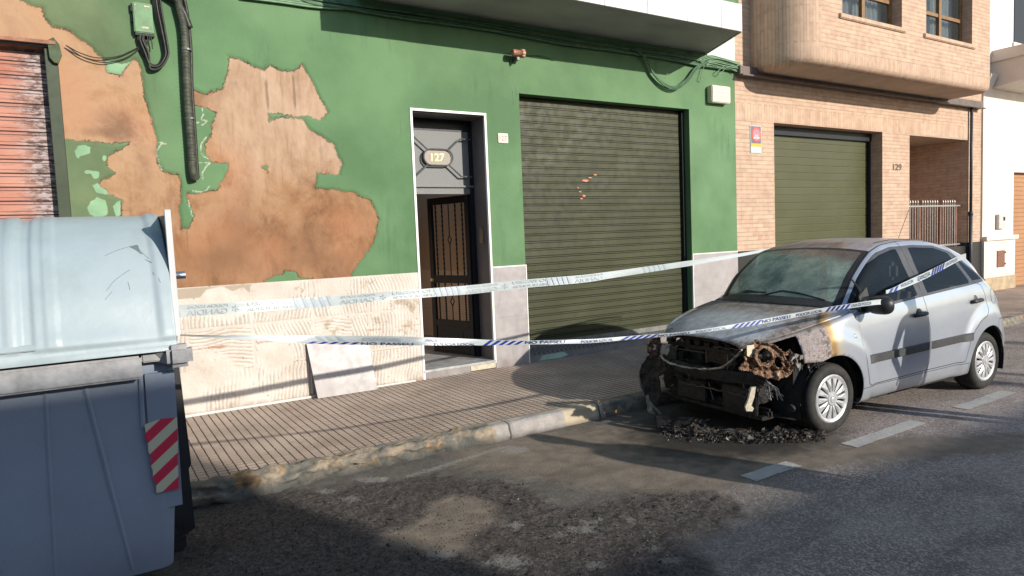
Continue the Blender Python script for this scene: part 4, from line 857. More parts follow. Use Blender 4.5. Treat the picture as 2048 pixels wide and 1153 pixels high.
# intercom on the right reveal
ic = empty('intercom', (DX1 - .014, WY + .2, 1.75), 'slim metal intercom panel on the dark reveal right of the open door', 'intercom')
mb = MB(); mb.box((DX1 - .026, WY + .13, 1.66), (DX1 - .0122, WY + .22, 1.85), .003); mb.build('panel', simple('brushed steel', (.3, .28, .25), .4, .7), ic)
mb = MB()
for k in range(4): mb.box((DX1 - .029, WY + .145, 1.675 + k * .022), (DX1 - .0262, WY + .175, 1.69 + k * .022)); mb.box((DX1 - .029, WY + .18, 1.675 + k * .022), (DX1 - .0262, WY + .205, 1.69 + k * .022))
mb.sep('button', simple('tan buttons', (.35, .25, .14), .5), ic)
# loose slab leaning on the plinth
mb = MB(); ps = [(1.905, 6.94, PZ + .004), (2.545, 6.93, PZ + .004), (2.505, 7.04, .70), (1.85, 7.045, .70)]
mb.prism([Vector(p) for p in ps], (0, -.014, .002)); o = mb.build('loose_tile', M_TILE); tag(o, 'large grey tile fallen off and leaning against the mortar plinth', 'tile')

# ================================================================ OPPOSITE SIDE OF THE STREET (behind the photographer)
def row_house(name, x0, x1, h, col, label, cat='house'):
    r = empty(name, ((x0 + x1) / 2, -14, .12), label, cat)
    mb = MB(); mb.box((x0, -20, .1), (x1 - .004, -11, h)); mb.build('wall', simple(name + ' render', col, .85, 0, .1, 1.5, .2), r)
    mb = MB(); mb.box((x0 - .0, -20.1, h), (x1 - .004, -10.8, h + .12), .01); mb.build('parapet', simple('stone coping', (.4, .38, .34), .8), r)
    x = x0 + .8
    while x + 1.2 < x1:
        for z in ((1.0, 2.3), (3.3, 4.6)):
            if z[1] + .2 < h: mb = MB(); mb.box((x, -11.0, z[0]), (x + 1.1, -10.97, z[1])); w = mb.build('window', M_BLK, r); mb = MB(); mb.box((x - .06, -10.97, z[0] - .08), (x + 1.16, -10.85, z[0])); mb.build('sill', M_WHITE, w)
        x += 2.4
row_house('terrace_house', -14, 7.25, 6.55, (.5, .42, .33), 'ochre two storey house across the street behind the camera')
row_house('terrace_house', 7.25, 24, 5.07, (.42, .4, .38), 'grey low house across the street behind the camera')
def tree(x, y, h, seed, label):
    r = random.Random(seed); t_ = empty('street_tree', (x, y, .12), label, 'tree', 'street trees behind the photographer'); mb = MB()
    def limb(p, d, L, rad, dep):
        pts = [p]; n = 6
        for k in range(n): d = (d + Vector((r.uniform(-.07, .07), r.uniform(-.07, .07), r.uniform(.05, .16)))).normalized(); pts.append(pts[-1] + d * L / n)
        mb.tube(pts, rad, 7, True, [rad * (1 - .5 * k / n) for k in range(n + 1)])
        if dep > 0:
            for k in range(3): limb(pts[2 + k % 4], (d + Vector((r.uniform(-.45, .45), r.uniform(-.45, .45), r.uniform(.2, .7)))).normalized(), L * .62, rad * .5, dep - 1)
    limb(Vector((x, y, .1)), Vector((0, 0, 1)), h * .5, .15, 2)
    mb.build('trunk', simple('grey bark', (.1, .085, .07), .9, 0, .3, 20, .5), t_, True)
tree(13.2, -9.6, 9.0, 3, 'bare winter street tree across the road behind the camera'); tree(15.6, -9.4, 9.2, 11, 'bare winter tree further along the far pavement'); tree(19.5, -9.6, 9, 23, 'third bare tree on the far pavement')
# ================================================================ WASTE CONTAINER
wc = empty('waste_container', (-.65, 4.15, 0), 'blue grey street waste container with pale teal curved lid and striped reflective sticker', 'waste container')
t = NT('blue grey container plastic', .5, .4); g = t.xyz(t.pos()); c = t.ramp(t.noise(1.8, 5), [(.3, (.22, .26, .34)), (.7, (.27, .315, .40))])
c = t.mix(t.step(t.noise(5, 6, t.scale(t.pos(), (1, 1, .4)), rough=.7), .6, .78, 0, .4), c, (.08, .085, .10)); c = t.mix(t.step(t.noise(70, 5, t.scale(t.pos(), (1, 1, .3)), rough=.8), .70, .76, 0, .5), c, (.3, .34, .38))
c = t.mix(t.step(t.mth('ADD', g[2], t.mth('MULTIPLY', t.noise(4, 4), .3)), .55, .15, 0, .4), c, (.075, .075, .075))
M_BINB = t.fin(c, t.step(t.noise(9, 5), .3, .7, .42, .62), t.bump(t.noise(90, 4), .002, .4))
t = NT('faded teal lid plastic', .4, .45); c = t.ramp(t.noise(1.5, 5), [(.3, (.29, .36, .39)), (.7, (.38, .44, .47))])
c = t.mix(t.step(t.noise(3.5, 5, rough=.7), .55, .75, 0, .35), c, (.24, .30, .31)); c = t.mix(t.step(t.noise(30, 6, t.scale(t.pos(), (1, .5, .5)), rough=.8, dist=2), .68, .72, 0, .45), c, (.14, .2, .22)); c = t.mix(t.step(t.voro(5), .09, .05, 0, .25), c, (.12, .16, .17))
M_LID = t.fin(c, t.step(t.noise(8, 5), .3, .7, .34, .55), t.bump(t.noise(5, 4), .02, .35))
M_BGREY = simple('scuffed grey plastic', (.30, .30, .31), .55, 0, .25, 18, .3)
XL, XR = -1.62, .325
def rrect(x0, x1, y0, y1, r, z, n=5):
    o = []
    for cx_, cy_, a0 in ((x1 - r, y0 + r, -math.pi / 2), (x1 - r, y1 - r, 0), (x0 + r, y1 - r, math.pi / 2), (x0 + r, y0 + r, math.pi)):
        for k in range(n): a = a0 + math.pi / 2 * k / (n - 1); o.append((cx_ + r * math.cos(a), cy_ + r * math.sin(a), z))
    return o
def loft(mb, rings, cap=True):
    n = len(rings[0]); vs = [v for r in rings for v in r]; fs = [(i * n + k, i * n + (k + 1) % n, (i + 1) * n + (k + 1) % n, (i + 1) * n + k) for i in range(len(rings) - 1) for k in range(n)]
    if cap: fs += [tuple(range(n))[::-1], tuple((len(rings) - 1) * n + k for k in range(n))]
    return mb.add(vs, fs)
mb = MB(); loft(mb, [rrect(-1.5, .215, 3.78, 4.42, .05, .10), rrect(-1.56, .258, 3.71, 4.5, .06, .14), rrect(-1.57, .28, 3.67, 4.54, .06, .45), rrect(-1.6, .315, 3.60, 4.6, .05, 1.14), rrect(-1.6, .32, 3.60, 4.62, .05, 1.24)])
mb.build('body', M_BINB, wc)
def fy(z): return 3.67 - (z - .45) * (.07 / .69) - .002 if z > .45 else 3.67 + (.45 - z) * .13
mb = MB()
for (xt, xb, w) in ((-.20, -.235, .016), (-.055, .075, .02), (-.5, -.46, .02), (-.85, -.9, .02), (-1.2, -1.15, .02)):
    zs_ = np.linspace(.17, 1.12, 8); pts = [(xb + (xt - xb) * (z - .17) / .95, fy(z) + .004, z) for z in zs_]; mb.tube(pts, w * .6, 6)
for k in range(0, 1):
    zs_ = np.linspace(.88, 1.13, 5); mb.tube([(.165 + .015 * (z - .88), fy(z) - .002, z) for z in zs_], .012, 8)
mb.sep('rib', M_BINB, wc)
mb = MB(); mb.prism([(.185, fy(1.13) + .03, 1.135), (.185, fy(1.13) - .02, 1.135), (.185, fy(.45) + .004, .45), (.185, fy(.45) + .03, .45)], (.125, 0, 0)); mb.build('corner_column', M_BINB, wc)
mb = MB(); mb.box((XL - .02, 3.525, 1.125), (.175, 3.60, 1.232), .01); mb.box((.176, 3.54, 1.195), (.30, 3.60, 1.240), .006); mb.box((XL, 4.55, 1.12), (.33, 4.64, 1.23), .01); mb.box((.27, 3.6, 1.15), (.335, 4.6, 1.235), .01); mb.sep('rim', M_BGREY, wc)
mb = MB(); mb.box((.275, 3.46, 1.165), (.385, 3.56, 1.27), .022); mb.prism([(.20, 3.56, 1.24), (.3, 3.48, 1.235), (.3, 3.52, 1.17), (.24, 3.56, 1.19)], (0, .03, 0)); mb.build('lifting_lug', M_BGREY, wc)
# lid
lp_ = bezier([(0, 3.505, 1.245), (0, 3.508, 1.27), (0, 3.512, 1.315), (0, 3.54, 1.39), (0, 3.60, 1.53), (0, 3.69, 1.67), (0, 3.82, 1.79), (0, 4.0, 1.873), (0, 4.22, 1.90), (0, 4.45, 1.87), (0, 4.60, 1.75), (0, 4.65, 1.5), (0, 4.65, 1.26)], 6)
xs = np.linspace(XL, XR, 260); vs = []; n = len(lp_)
def band(x, c, w): return max(0, 1 - abs(x - c) / w) if abs(x - c) < w else 0
for x in xs:
    for i, p in enumerate(lp_):
        tq = lp_[min(i + 1, n - 1)] - lp_[max(i - 1, 0)]; nn = Vector((0, -tq.z, tq.y)).normalized(); f = min(1, max(0, (i - 9) / 5))
        o = .005 * min(1, 2.5 * band(x, -.155, .03)) + .007 * min(1, 1.5 * band(x, -.30, .03)) + .018 * min(1, 2 * band(x, -.8, .06)) + .018 * min(1, 2 * band(x, -1.2, .06)) + .012 * min(1, 2 * band(x, .30, .05)) - .010 * min(1, 2 * band(x, -.245, .03))
        o = o * f + mnoise.noise(Vector((x * 2.5, i * .12, 0))) * .008 - (.006 if 8 <= i <= 10 else 0)
        vs.append((x, p.y + nn.y * o, p.z + nn.z * o))
fs = [(i * n + k, i * n + k + 1, (i + 1) * n + k + 1, (i + 1) * n + k) for i in range(len(xs) - 1) for k in range(n - 1)]
fs += [tuple((len(xs) - 1) * n + k for k in range(n)), tuple(range(n))[::-1]]
lid = obj('lid', vs, fs, M_LID, wc, smooth=True)
from mathutils.bvhtree import BVHTree
_bv = BVHTree.FromPolygons([Vector(v) for v in vs], fs)
def lidhit(px, py):
    d = ray(px, py); d = Vector((d[0], d[1], d[2])).normalized(); h = _bv.ray_cast(Vector((0, 0, CAM_H)), d); return h[0] - d * .001
mb = MB()
for L in ([(210,512),(232,502),(258,494),(272,491)], [(272,491),(284,505),(298,518)], [(290,519),(304,526)], [(213,582),(228,563),(246,549),(260,540)], [(210,600),(224,584)], [(305,545),(309,551)], [(317,556),(321,566)], [(256,565),(260,580)]):
    q = [lidhit(x, y) for x, y in L]; mb.tube(bezier(q, 5), .0011, 4)
mb.sep('scratch', simple('dark scratch', (.15, .19, .20), .7), lid)
mb = MB(); q = [lidhit(x, y) for x, y in ((258,494),(272,490),(276,491),(280,503),(286,509),(281,508),(270,500))]; mb.add(q, [tuple(range(7))]); mb.build('dent_mark', simple('grey rub mark', (.13, .18, .19), .7), lid)
lid.data.polygons[len(fs) - 1].use_smooth = False; lid.data.polygons[len(fs) - 2].use_smooth = False
mb = MB(); mb.box((XL, 3.50, 1.305), (-.215, 3.53, 1.33), .004); mb.build('lid_lip', M_LID, lid)
mb = MB(); mb.prism([(.327, 3.60, 1.30), (.327, 3.64, 1.905), (.327, 3.68, 1.905), (.327, 3.64, 1.30)], (.026, 0, 0)); mb.build('end_flange', simple('white flange', (.5, .49, .5), .45, 0, .05), lid)
mb = MB(); mb.prism([(.328, 3.645, 1.27), (.328, 3.685, 1.88), (.328, 4.3, 1.90), (.328, 4.6, 1.7), (.328, 4.62, 1.27)], (.012, 0, 0)); mb.build('end_plate', M_BLK, lid)
mb = MB(); mb.cyl((.34, 4.02, 1.576), (.437, 4.02, 1.576), .021, 20); mb.build('pivot_pin', simple('polished steel', (.45, .45, .5), .2, .9), lid)
# side mechanism at the rear right
mb = MB(); mb.prism([(.30, 4.36, 1.16), (.405, 4.36, 1.05), (.43, 4.36, .45), (.415, 4.36, .42), (.425, 4.36, .06), (.36, 4.36, .02), (.30, 4.36, .06)], (0, .05, 0)); mb.box((.24, 4.2, .0), (.36, 4.4, .10), .015); mb.build('pedal_frame', simple('dull black plastic', (.018, .02, .024), .5, 0, .3), wc)
mb = MB(); mb.tube(bezier([(.33, 4.3, 1.03), (.345, 4.3, .98), (.335, 4.29, .93), (.31, 4.28, .86)], 5), .008, 6); mb.build('cord', simple('pale blue cord', (.35, .45, .55), .6), wc)
mb = MB(); mb.box((-1.4, 3.85, 0), (-1.2, 4.35, .10), .02); mb.box((-.1, 3.85, 0), (.1, 4.35, .10), .02); mb.sep('foot', M_BLK, wc)
# sticker with stripes
r2 = random.Random(5); lf = []; zt_, zb_ = .905, .55
L_ = [(.168, .895), (.172, .86), (.166, .83), (.178, .80), (.176, .76), (.187, .73), (.182, .69), (.19, .66), (.187, .62), (.2, .59), (.198, .545)]
R_ = [(.296, .545), (.300, .70), (.306, .80), (.309, .905), (.24, .91), (.19, .90)]
ps = [(x, fy(z) - .030 + (.0 if z < 1 else 0), z) for x, z in L_ + R_]
ps = [(x, min(3.60 + (1.135 - z) * .1095 - .024, 9), z) for x, z in L_ + R_]
t = NT('red and cream striped film', .3, .5); g = t.xyz(t.pos()); st = t.mth('FRACT', t.mth('DIVIDE', t.mth('SUBTRACT', g[2], t.mth('MULTIPLY', g[0], .85)), .118))
c = t.mix(t.step(st, .49, .51), (.55, .54, .40), (.58, .035, .08)); c = t.mix(t.step(t.noise(25, 5, rough=.8), .66, .7, 0, .6), c, (.5, .35, .35)); M_STK = t.fin(c, .35)
mb = MB(); mb.prism(ps, (0, -.0015, 0)); mb.build('sticker', M_STK, wc)

# ================================================================ POLICE TAPE
M_TAPE = None
t = NT('white plastic tape', .35, .5); t.b.inputs['Transmission Weight'].default_value = 0
c = t.ramp(t.noise(6, 5, t.scale(t.pos(), (1, 1, 3))), [(.3, (.42, .47, .49)), (.7, (.50, .55, .56))]); t.b.inputs['Alpha'].default_value = .93
M_TAPE = t.fin(c, .35, t.bump(t.noise(5, 3, t.scale(t.pos(), (1, 1, 5))), .02, .25))
M_PFAINT = simple('print seen through the tape', (.37, .43, .48), .5, 0, .1, 20); M_PBLUE = simple('dark blue print', (.015, .03, .26), .4, 0, .1, 20); M_PNAVY = simple('navy lettering', (.035, .05, .16), .4, 0, .2, 20)
class Ribbon:
    def __init__(s, knots, y0, y1):
        xs_ = np.array([k[0] for k in knots], float); s.x0, s.x1 = xs_[0], xs_[-1]
        A = at(knots[0][0], 600, y0); B = at(knots[-1][0], 600, y1)
        s.T = []; s.B = []
        N = int((s.x1 - s.x0) / 6) + 2; s.px = np.linspace(s.x0, s.x1, N)
        tp = np.interp(s.px, xs_, [k[1] for k in knots]); bt = np.interp(s.px, xs_, [k[2] for k in knots])
        k5 = np.ones(7) / 7; tp = np.convolve(np.pad(tp, 3, 'edge'), k5, 'valid'); bt = np.convolve(np.pad(bt, 3, 'edge'), k5, 'valid')
        for x, a, b in zip(s.px, tp, bt):
            d = ray(x, (a + b) / 2); r = d[0] / d[1]           # where this line of sight meets the straight run between the two ends
            tt = (A.x - r * A.y) / ((A.x - B.x) - r * (A.y - B.y)); Y = A.y + (B.y - A.y) * tt
            s.T.append(at(x, a, Y)); s.B.append(at(x, b, Y + .012 * math.sin(x * .02)))
        s.T = np.array([tuple(v) for v in s.T]); s.B = np.array([tuple(v) for v in s.B]); C = (s.T + s.B) / 2
        s.s = np.r_[0, np.cumsum(np.linalg.norm(np.diff(C, axis=0), axis=1))]
    def P(s, sv, tv, eps=0):
        T = [np.interp(sv, s.s, s.T[:, i]) for i in range(3)]; B = [np.interp(sv, s.s, s.B[:, i]) for i in range(3)]
        return Vector([B[i] + (T[i] - B[i]) * tv for i in range(3)]) + Vector((0, -eps, 0))
    def mesh(s, mb, nt=4):
        n = len(s.px); vs = []
        for i in range(n):
            for k in range(nt + 1):
                q = k / nt; v = Vector(s.B[i]).lerp(Vector(s.T[i]), q); v.y += .002 * math.sin(q * math.pi) * math.sin(i * .11); vs.append(v)
        mb.add(vs, [(i * (nt + 1) + k, (i + 1) * (nt + 1) + k, (i + 1) * (nt + 1) + k + 1, i * (nt + 1) + k + 1) for i in range(n - 1) for k in range(nt)])
    def s_at(s, px): return float(np.interp(px, s.px, s.s))
    def text(s, mb, txt, px0, px1, t0, t1, mirror=False, eps=.0045):
        vs, fs, w, h = text_geo(txt, 1, 1, .01)
        a, b = s.s_at(px0), s.s_at(px1); out = []
        for v in vs:
            q = (v.x + w / 2) / w; q = 1 - q if mirror else q; out.append(s.P(a + (b - a) * q, t0 + (t1 - t0) * (v.y + h / 2) / h, eps))
        mb.add(out, fs)
    def stripes(s, mb, px0, px1, n, t0=0.0, t1=1.0, lean=.6, mirror=False, eps=.004):
        a, b = s.s_at(px0), s.s_at(px1); p = (b - a) / n
        for k in range(n):
            x = a + p * k; L = p * lean * (-1 if mirror else 1)
            N = 4; q = [(x + L * j / N, t0 + (t1 - t0) * j / N) for j in range(N + 1)] + [(x + p * .5 + L * j / N, t0 + (t1 - t0) * j / N) for j in range(N, -1, -1)]
            mb.add([s.P(u, v, eps) for u, v in q], [(j, 2 * N + 1 - j, 2 * N - j, j + 1) for j in range(N)])
tU = empty('police_tape', tuple(at(345, 623, 4.12)), 'upper white barrier tape from the container lid to the roof of the burnt car', 'barrier tape')
R1 = Ribbon([(345,611,636),(500,603,625),(640,594,615),(800,582,599),(940,571,589),(1054,559,576),(1170,550,566),(1240,541,554),(1383,521,532),(1440,513,521),(1475,508,515),(1540,497,502),(1590,489,493)], 4.12, 4.72)
mb = MB(); R1.mesh(mb); mb.build('strip', M_TAPE, tU, True)
R1b = Ribbon([(1590,489,493),(1620,482.5,487),(1650,480.5,485),(1668,480,483.5)], 4.72, 4.66)
mb = MB(); R1b.mesh(mb); R1b_o = mb.build('strip_end', M_TAPE, tU, True)
ml = MB(); mf = MB()
for g0 in (374, 680, 932, 1150):
    e = 82 if g0 < 500 else (70 if g0 < 800 else (62 if g0 < 1000 else 55))
    R1.text(ml, 'GANDIA', g0, g0 + e, .08, .55, True); R1.text(ml, 'POLICIA LOCAL', g0, g0 + e, .68, .92, True)
for g0, e in ((495, 96), (785, 84), (1025, 76)):
    R1.text(ml, 'NO PASSEU', g0, g0 + e, .58, .92, True); R1.text(ml, 'LINIA DE POLICIA', g0, g0 + e, .12, .42, True)
for g0 in (465, 760, 1003): R1.text(ml, '*', g0, g0 + 14, .15, .8, True)
for g0, e in ((340, 28), (595, 82), (873, 56), (1098, 50), (1290, 50)): R1.stripes(mf, g0, g0 + e, 2 if e < 30 else 5, 0, 1, .55, True)
mf.build('stripes', M_PFAINT, tU); ml.build('lettering', simple('faint grey blue print', (.40, .45, .475), .5), tU)
tL = empty('police_tape', tuple(at(362, 671, 3.55)), 'lower twisted white and blue barrier tape from container rim to car mirror and side windows', 'barrier tape')
R2 = Ribbon([(360,669,672),(450,672,678),(550,671,683),(620,671,688),(720,672,690),(800,673,691),(870,676,691.5),(930,678,691.5),(1000,681,691),(1040,682,690),(1180,679,687),(1290,670,677),(1360,665,671),(1430,655,662),(1500,643.5,653),(1640,617,626),(1745,601,610.5),(1766,598,609)], 3.52, 3.07)
mb = MB(); R2.mesh(mb); R3 = Ribbon([(1772,584,590),(1790,574,583),(1818,560,573),(1862,540,553),(1918,511,522),(1932,505,515)], 3.09, 3.30); R3.mesh(mb); mb.build('strip', M_TAPE, tL, True)
ml = MB(); mf = MB(); mq = MB()
R2.stripes(mf, 612, 718, 5, .0, .28); R2.text(ml, 'NO PASSEU', 722, 826, -.02, .3); R2.text(ml, 'POLICIA LOCAL', 868, 950, .02, .36); R2.stripes(mf, 966, 1042, 5, .05, .95, .9)
R2.text(ml, 'NO PASSEU', 1050, 1130, .2, .95); R2.text(ml, 'POLICIA LOCAL', 1162, 1226, .15, .8); R2.stripes(mf, 1240, 1312, 5, .05, .95, .9); R2.text(ml, 'NO PASSEU', 1316, 1378, .1, .8)
R2.text(ml, 'POLICIA LOCAL', 1392, 1452, .15, .7); R2.stripes(mf, 1462, 1520, 5, .05, .95, .9); R2.text(ml, 'NO PASSEU', 1524, 1580, .15, .85); R2.text(ml, 'POLICIA LOCAL', 1592, 1644, .15, .75); R2.stripes(mf, 1650, 1698, 5, .05, .95, .8); R2.text(ml, 'LINIA DE POLICIA', 1702, 1742, .2, .85)
R3.stripes(mf, 1777, 1797, 2, .05, .95, .5); R3.text(ml, 'POLICIA', 1802, 1826, .3, .85); R3.text(ml, 'GANDIA', 1835, 1860, .15, .85); R3.stripes(mf, 1862, 1888, 5, .0, 1, .7); R3.text(ml, 'LINIA DE POLICIA', 1891, 1914, .25, .8)
R2.text(mq, 'LINIA DE POLICIA', 724, 800, .45, .85, True); R2.stripes(mq, 640, 700, 3, .4, .9, .5, True); R2.text(mq, 'GANDIA', 850, 900, .5, .85, True)
mf.build('stripes', M_PBLUE, tL); ml.build('lettering', M_PNAVY, tL); mq.build('faint_print', M_PFAINT, tL)
mb = MB(); p = at(1768, 604, 3.08); mb.tube(bezier([p + Vector((0, 0, .035)), p + Vector((.015, -.01, 0)), p + Vector((.01, 0, -.04)), p + Vector((.03, .01, -.075))], 5), .012, 6, True, None, .4); mb.build('knot', M_TAPE, tL)
# ================================================================ THE BURNT CAR
# car frame: u rearwards from the nose, v across (near side negative), w up
TH = math.radians(-1.6); c_, s_ = math.cos(TH), math.sin(TH)
CX = 5.07 - (.72 * c_ + .80 * s_); CY = 3.26 - (.72 * s_ - .80 * c_)
car = empty('parked_car', (CX, CY, 0), 'silver small hatchback with burnt out front end, parked at the kerb behind barrier tape', 'car', None, TH)
def carpt(px, py, Y):
    p = at(px, py, Y); dx, dy = p.x - CX, p.y - CY; return Vector((c_ * dx + s_ * dy, -s_ * dx + c_ * dy, p.z))
def sm(x, a, b): q = np.clip((x - a) / (b - a), 0, 1); return q * q * (3 - 2 * q)
UU = np.arange(0, 3.95, .01)
def curve(kn, k=7):
    y = np.interp(UU, [a for a, _ in kn], [b for _, b in kn]); kk = np.hanning(k + 2)[1:-1]; kk /= kk.sum()
    return np.convolve(np.pad(y, k // 2, 'edge'), kk, 'valid')
ZT = curve([(0,.72),(.08,.785),(.16,.825),(.3,.875),(.6,.95),(.86,.995),(.90,1.01),(1.05,1.155),(1.2,1.29),(1.4,1.42),(1.55,1.495),(1.75,1.545),(2.05,1.572),(2.5,1.558),(2.85,1.50),(3.15,1.41),(3.3,1.33),(3.45,1.21),(3.58,1.06),(3.68,.90),(3.77,.71),(3.84,.5),(3.95,.45)], 9)
ZB = curve([(0,.66),(.08,.725),(.3,.808),(.6,.885),(.9,.945),(1.1,.965),(1.6,.99),(2.0,1.015),(2.8,1.06),(3.15,1.06),(3.35,1.01),(3.5,.93),(3.62,.82),(3.74,.64),(3.84,.44),(3.95,.4)], 13)
HW = curve([(0,.36),(.08,.45),(.15,.57),(.25,.67),(.4,.752),(.6,.805),(.8,.827),(1.1,.833),(2.8,.833),(3.2,.828),(3.45,.80),(3.65,.74),(3.78,.66),(3.84,.58),(3.95,.5)], 15)
HR = curve([(0,.30),(.08,.37),(.3,.56),(.6,.64),(.9,.68),(1.1,.675),(1.5,.63),(1.8,.595),(2.6,.60),(3.1,.60),(3.4,.61),(3.6,.58),(3.84,.46),(3.95,.4)], 21)
WARP = curve([(0,.03),(.08,.04),(.3,.07),(.6,.10),(.9,.12),(1.2,.05),(1.6,.02),(2,0),(3,0),(3.3,-.04),(3.6,-.08),(3.95,-.10)], 21)
f_ = lambda A, u: np.interp(u, UU, A)
def section(u, M=76):
    zt, zb, hw, hr = (float(f_(A, u)) for A in (ZT, ZB, HW, HR)); zb = min(zb, zt - .045); H = zt - zb; d = min(.065, .55 * H)
    zl = .20; P = [(hw - d0, zl + (zb - zl) * fr) for d0, fr in ((.11, 0), (.055, .015), (.025, .14), (.006, .33), (0, .52), (.008, .78), (.036, 1))]
    P += [((hw - .036) * .48 + hr * .52, zb + (H - d) * .55), (hr, zt - d), (hr * .74, zt - d * .34), (hr * .38, zt - d * .07), (0, zt)]
    P = np.array(P); P0 = np.vstack([2 * P[0] - P[1], P, [-P[-2][0], P[-2][1]]]); t = np.linspace(0, 11, M); i = np.minimum(t.astype(int), 10); q = (t - i)[:, None]
    a, b, c, dd = P0[i], P0[i + 1], P0[i + 2], P0[i + 3]
    return .5 * (2 * b + (c - a) * q + (2 * a - 5 * b + 4 * c - dd) * q ** 2 + (3 * b - a - 3 * c + dd) * q ** 3), t
def halfw(u, z):
    S_, t = section(u); k = t <= 8.2; return float(np.interp(z, S_[k, 1], S_[k, 0])) + flare(u, z)
def flare(u, z):
    o = 0
    for cu, R0 in ((.72, .415), (3.18, .415)):
        r = np.hypot(u - cu, z - .29); o = o + .026 * sm(r, .60, .47) * 1.0 * (z < 2)
    return o
us = np.r_[np.arange(.075, 3.3, .02), np.arange(3.3, 3.86, .0125)]; M = 92
V = []; 
for u in us:
    S_, t = section(u, M); v = S_[:, 0]; w = S_[:, 1]; side = sm(t, 6.4, 5.6)
    v2 = v + flare(u, w) * side; uw = u + f_(WARP, u) * (v / .62) ** 2 * sm(t, 5.0, 7.5)
    for sgn in (-1, 1):
        V.append(np.c_[uw, sgn * v2, w, t, np.full(M, u)])
A = np.array(V).reshape(len(us), 2, M, 5)
full = np.concatenate([A[:, 0], A[:, 1, ::-1][:, 1:]], axis=1); nu, nv = full.shape[:2]; V = full.reshape(-1, 5)
I = np.arange(nu * nv).reshape(nu, nv); q0, q1, q2, q3 = I[:-1, :-1].ravel(), I[1:, :-1].ravel(), I[1:, 1:].ravel(), I[:-1, 1:].ravel()
T = np.r_[np.c_[q0, q3, q2], np.c_[q0, q2, q1]]
SHELL = (V, T)
def compact(V, T):
    if len(T) == 0: return (V[:0], T)
    ids, inv = np.unique(T.ravel(), return_inverse=True); return (V[ids], inv.reshape(-1, 3))
def split(mesh, field):
    """cut a triangle mesh along field=0 -> (negative side, positive side)"""
    V, T = mesh
    if len(T) == 0: return mesh, mesh
    s = field(V); s = np.where(np.abs(s) < 1e-6, 1e-6, s); neg = s < 0; k = neg[T].sum(1)
    A_ = [tuple(x) for x in T[k == 3]]; B_ = [tuple(x) for x in T[k == 0]]; newv = []; cache = {}; n0 = len(V)
    def cutp(a, b):
        key = (a, b) if a < b else (b, a)
        if key not in cache: f = s[a] / (s[a] - s[b]); newv.append(V[a] + (V[b] - V[a]) * f); cache[key] = n0 + len(newv) - 1
        return cache[key]
    for tri in T[(k > 0) & (k < 3)]:
        a, b, c = tri; one = neg[tri].sum() == 1; lone = [i for i in range(3) if neg[tri[i]] == one][0]
        a, b, c = tri[lone], tri[(lone + 1) % 3], tri[(lone + 2) % 3]; p, q = cutp(a, b), cutp(a, c)
        L1, L2 = [(a, p, q)], [(p, b, c), (p, c, q)]
        if neg[a]: A_ += L1; B_ += L2
        else: B_ += L1; A_ += L2
    V2 = np.vstack([V, np.array(newv).reshape(-1, V.shape[1])]) if newv else V
    return compact(V2, np.array(A_, int).reshape(-1, 3)), compact(V2, np.array(B_, int).reshape(-1, 3))
def merge(*ms):
    V = []; T = []; n = 0
    for v, t_ in ms: V.append(v); T.append(t_ + n); n += len(v)
    return (np.vstack(V), np.vstack(T))
SEAM = []
def part(mesh, field, gap=.0035):
    """take the piece inside field<0 and leave a shut line round it"""
    inner, rest = split(mesh, lambda V: field(V) + gap); seam, outer = split(rest, lambda V: field(V) - gap); SEAM.append(seam); return inner, outer
uw_ = lambda V: V[:, [0, 2]]
body = SHELL
for cu in (.72, 3.18): _, body = split(body, lambda V: np.maximum(np.hypot(V[:, 0] - cu, V[:, 2] - .29) - .362, (V[:, 3] - 6) * .1))
_, body = split(body, lambda V: np.maximum((V[:, 3] - 6.05) * .08, V[:, 4] - .40 + .03 * sm(V[:, 3], 5.2, 6.05)))
_, body = split(body, lambda V: np.maximum(V[:, 4] - .62, V[:, 2] - .62 ) )
# windscreen, hood
ub = lambda V: .915 + .0 * V[:, 1]
ws_f = lambda V: np.maximum.reduce([.925 - V[:, 4], V[:, 4] - 1.555, (8.34 - V[:, 3]) * .09])
ws_out, body = part(body, ws_f, .003)
WSI = lambda V: np.maximum.reduce([.96 - V[:, 4], V[:, 4] - 1.52, (8.60 - V[:, 3]) * .09])
ws_glass, ws_frame = split(ws_out, WSI)
hood, body = part(body, lambda V: np.maximum(V[:, 4] - .915, (6.9 - V[:, 3]) * .06), .004)
DLO = [(1.09,.965),(1.10,1.09),(1.165,1.205),(1.27,1.29),(1.43,1.378),(1.62,1.445),(1.85,1.485),(2.2,1.49),(2.55,1.47),(2.8,1.41),(3.0,1.305),(3.16,1.19),(3.235,1.125),(3.21,1.095),(3.05,1.08),(2.6,1.055),(2.0,1.02),(1.5,.985),(1.2,.968)]
DF = [(1.055,.93),(1.045,1.07),(1.06,1.13),(1.13,1.245),(1.25,1.335),(1.42,1.42),(1.61,1.485),(1.85,1.525),(2.0,1.533),(2.045,1.25),(2.06,1.0),(2.12,.70),(2.115,.42),(2.09,.345),(1.20,.335),(1.165,.36),(1.12,.5),(1.075,.72)]
DR = [(2.0,1.533),(2.4,1.525),(2.65,1.49),(2.83,1.43),(2.90,1.30),(2.97,1.10),(3.08,1.06),(3.13,.95),(3.15,.82),(3.10,.76),(2.98,.72),(2.86,.64),(2.78,.54),(2.735,.42),(2.72,.36),(2.70,.345),(2.09,.345),(2.115,.42),(2.12,.70),(2.06,1.0),(2.045,1.25)]
P1 = [(1.115,.99),(1.122,1.085),(1.182,1.192),(1.285,1.272),(1.44,1.355),(1.63,1.42),(1.86,1.46),(1.925,1.463),(1.955,1.25),(1.985,1.04),(1.5,1.01)]
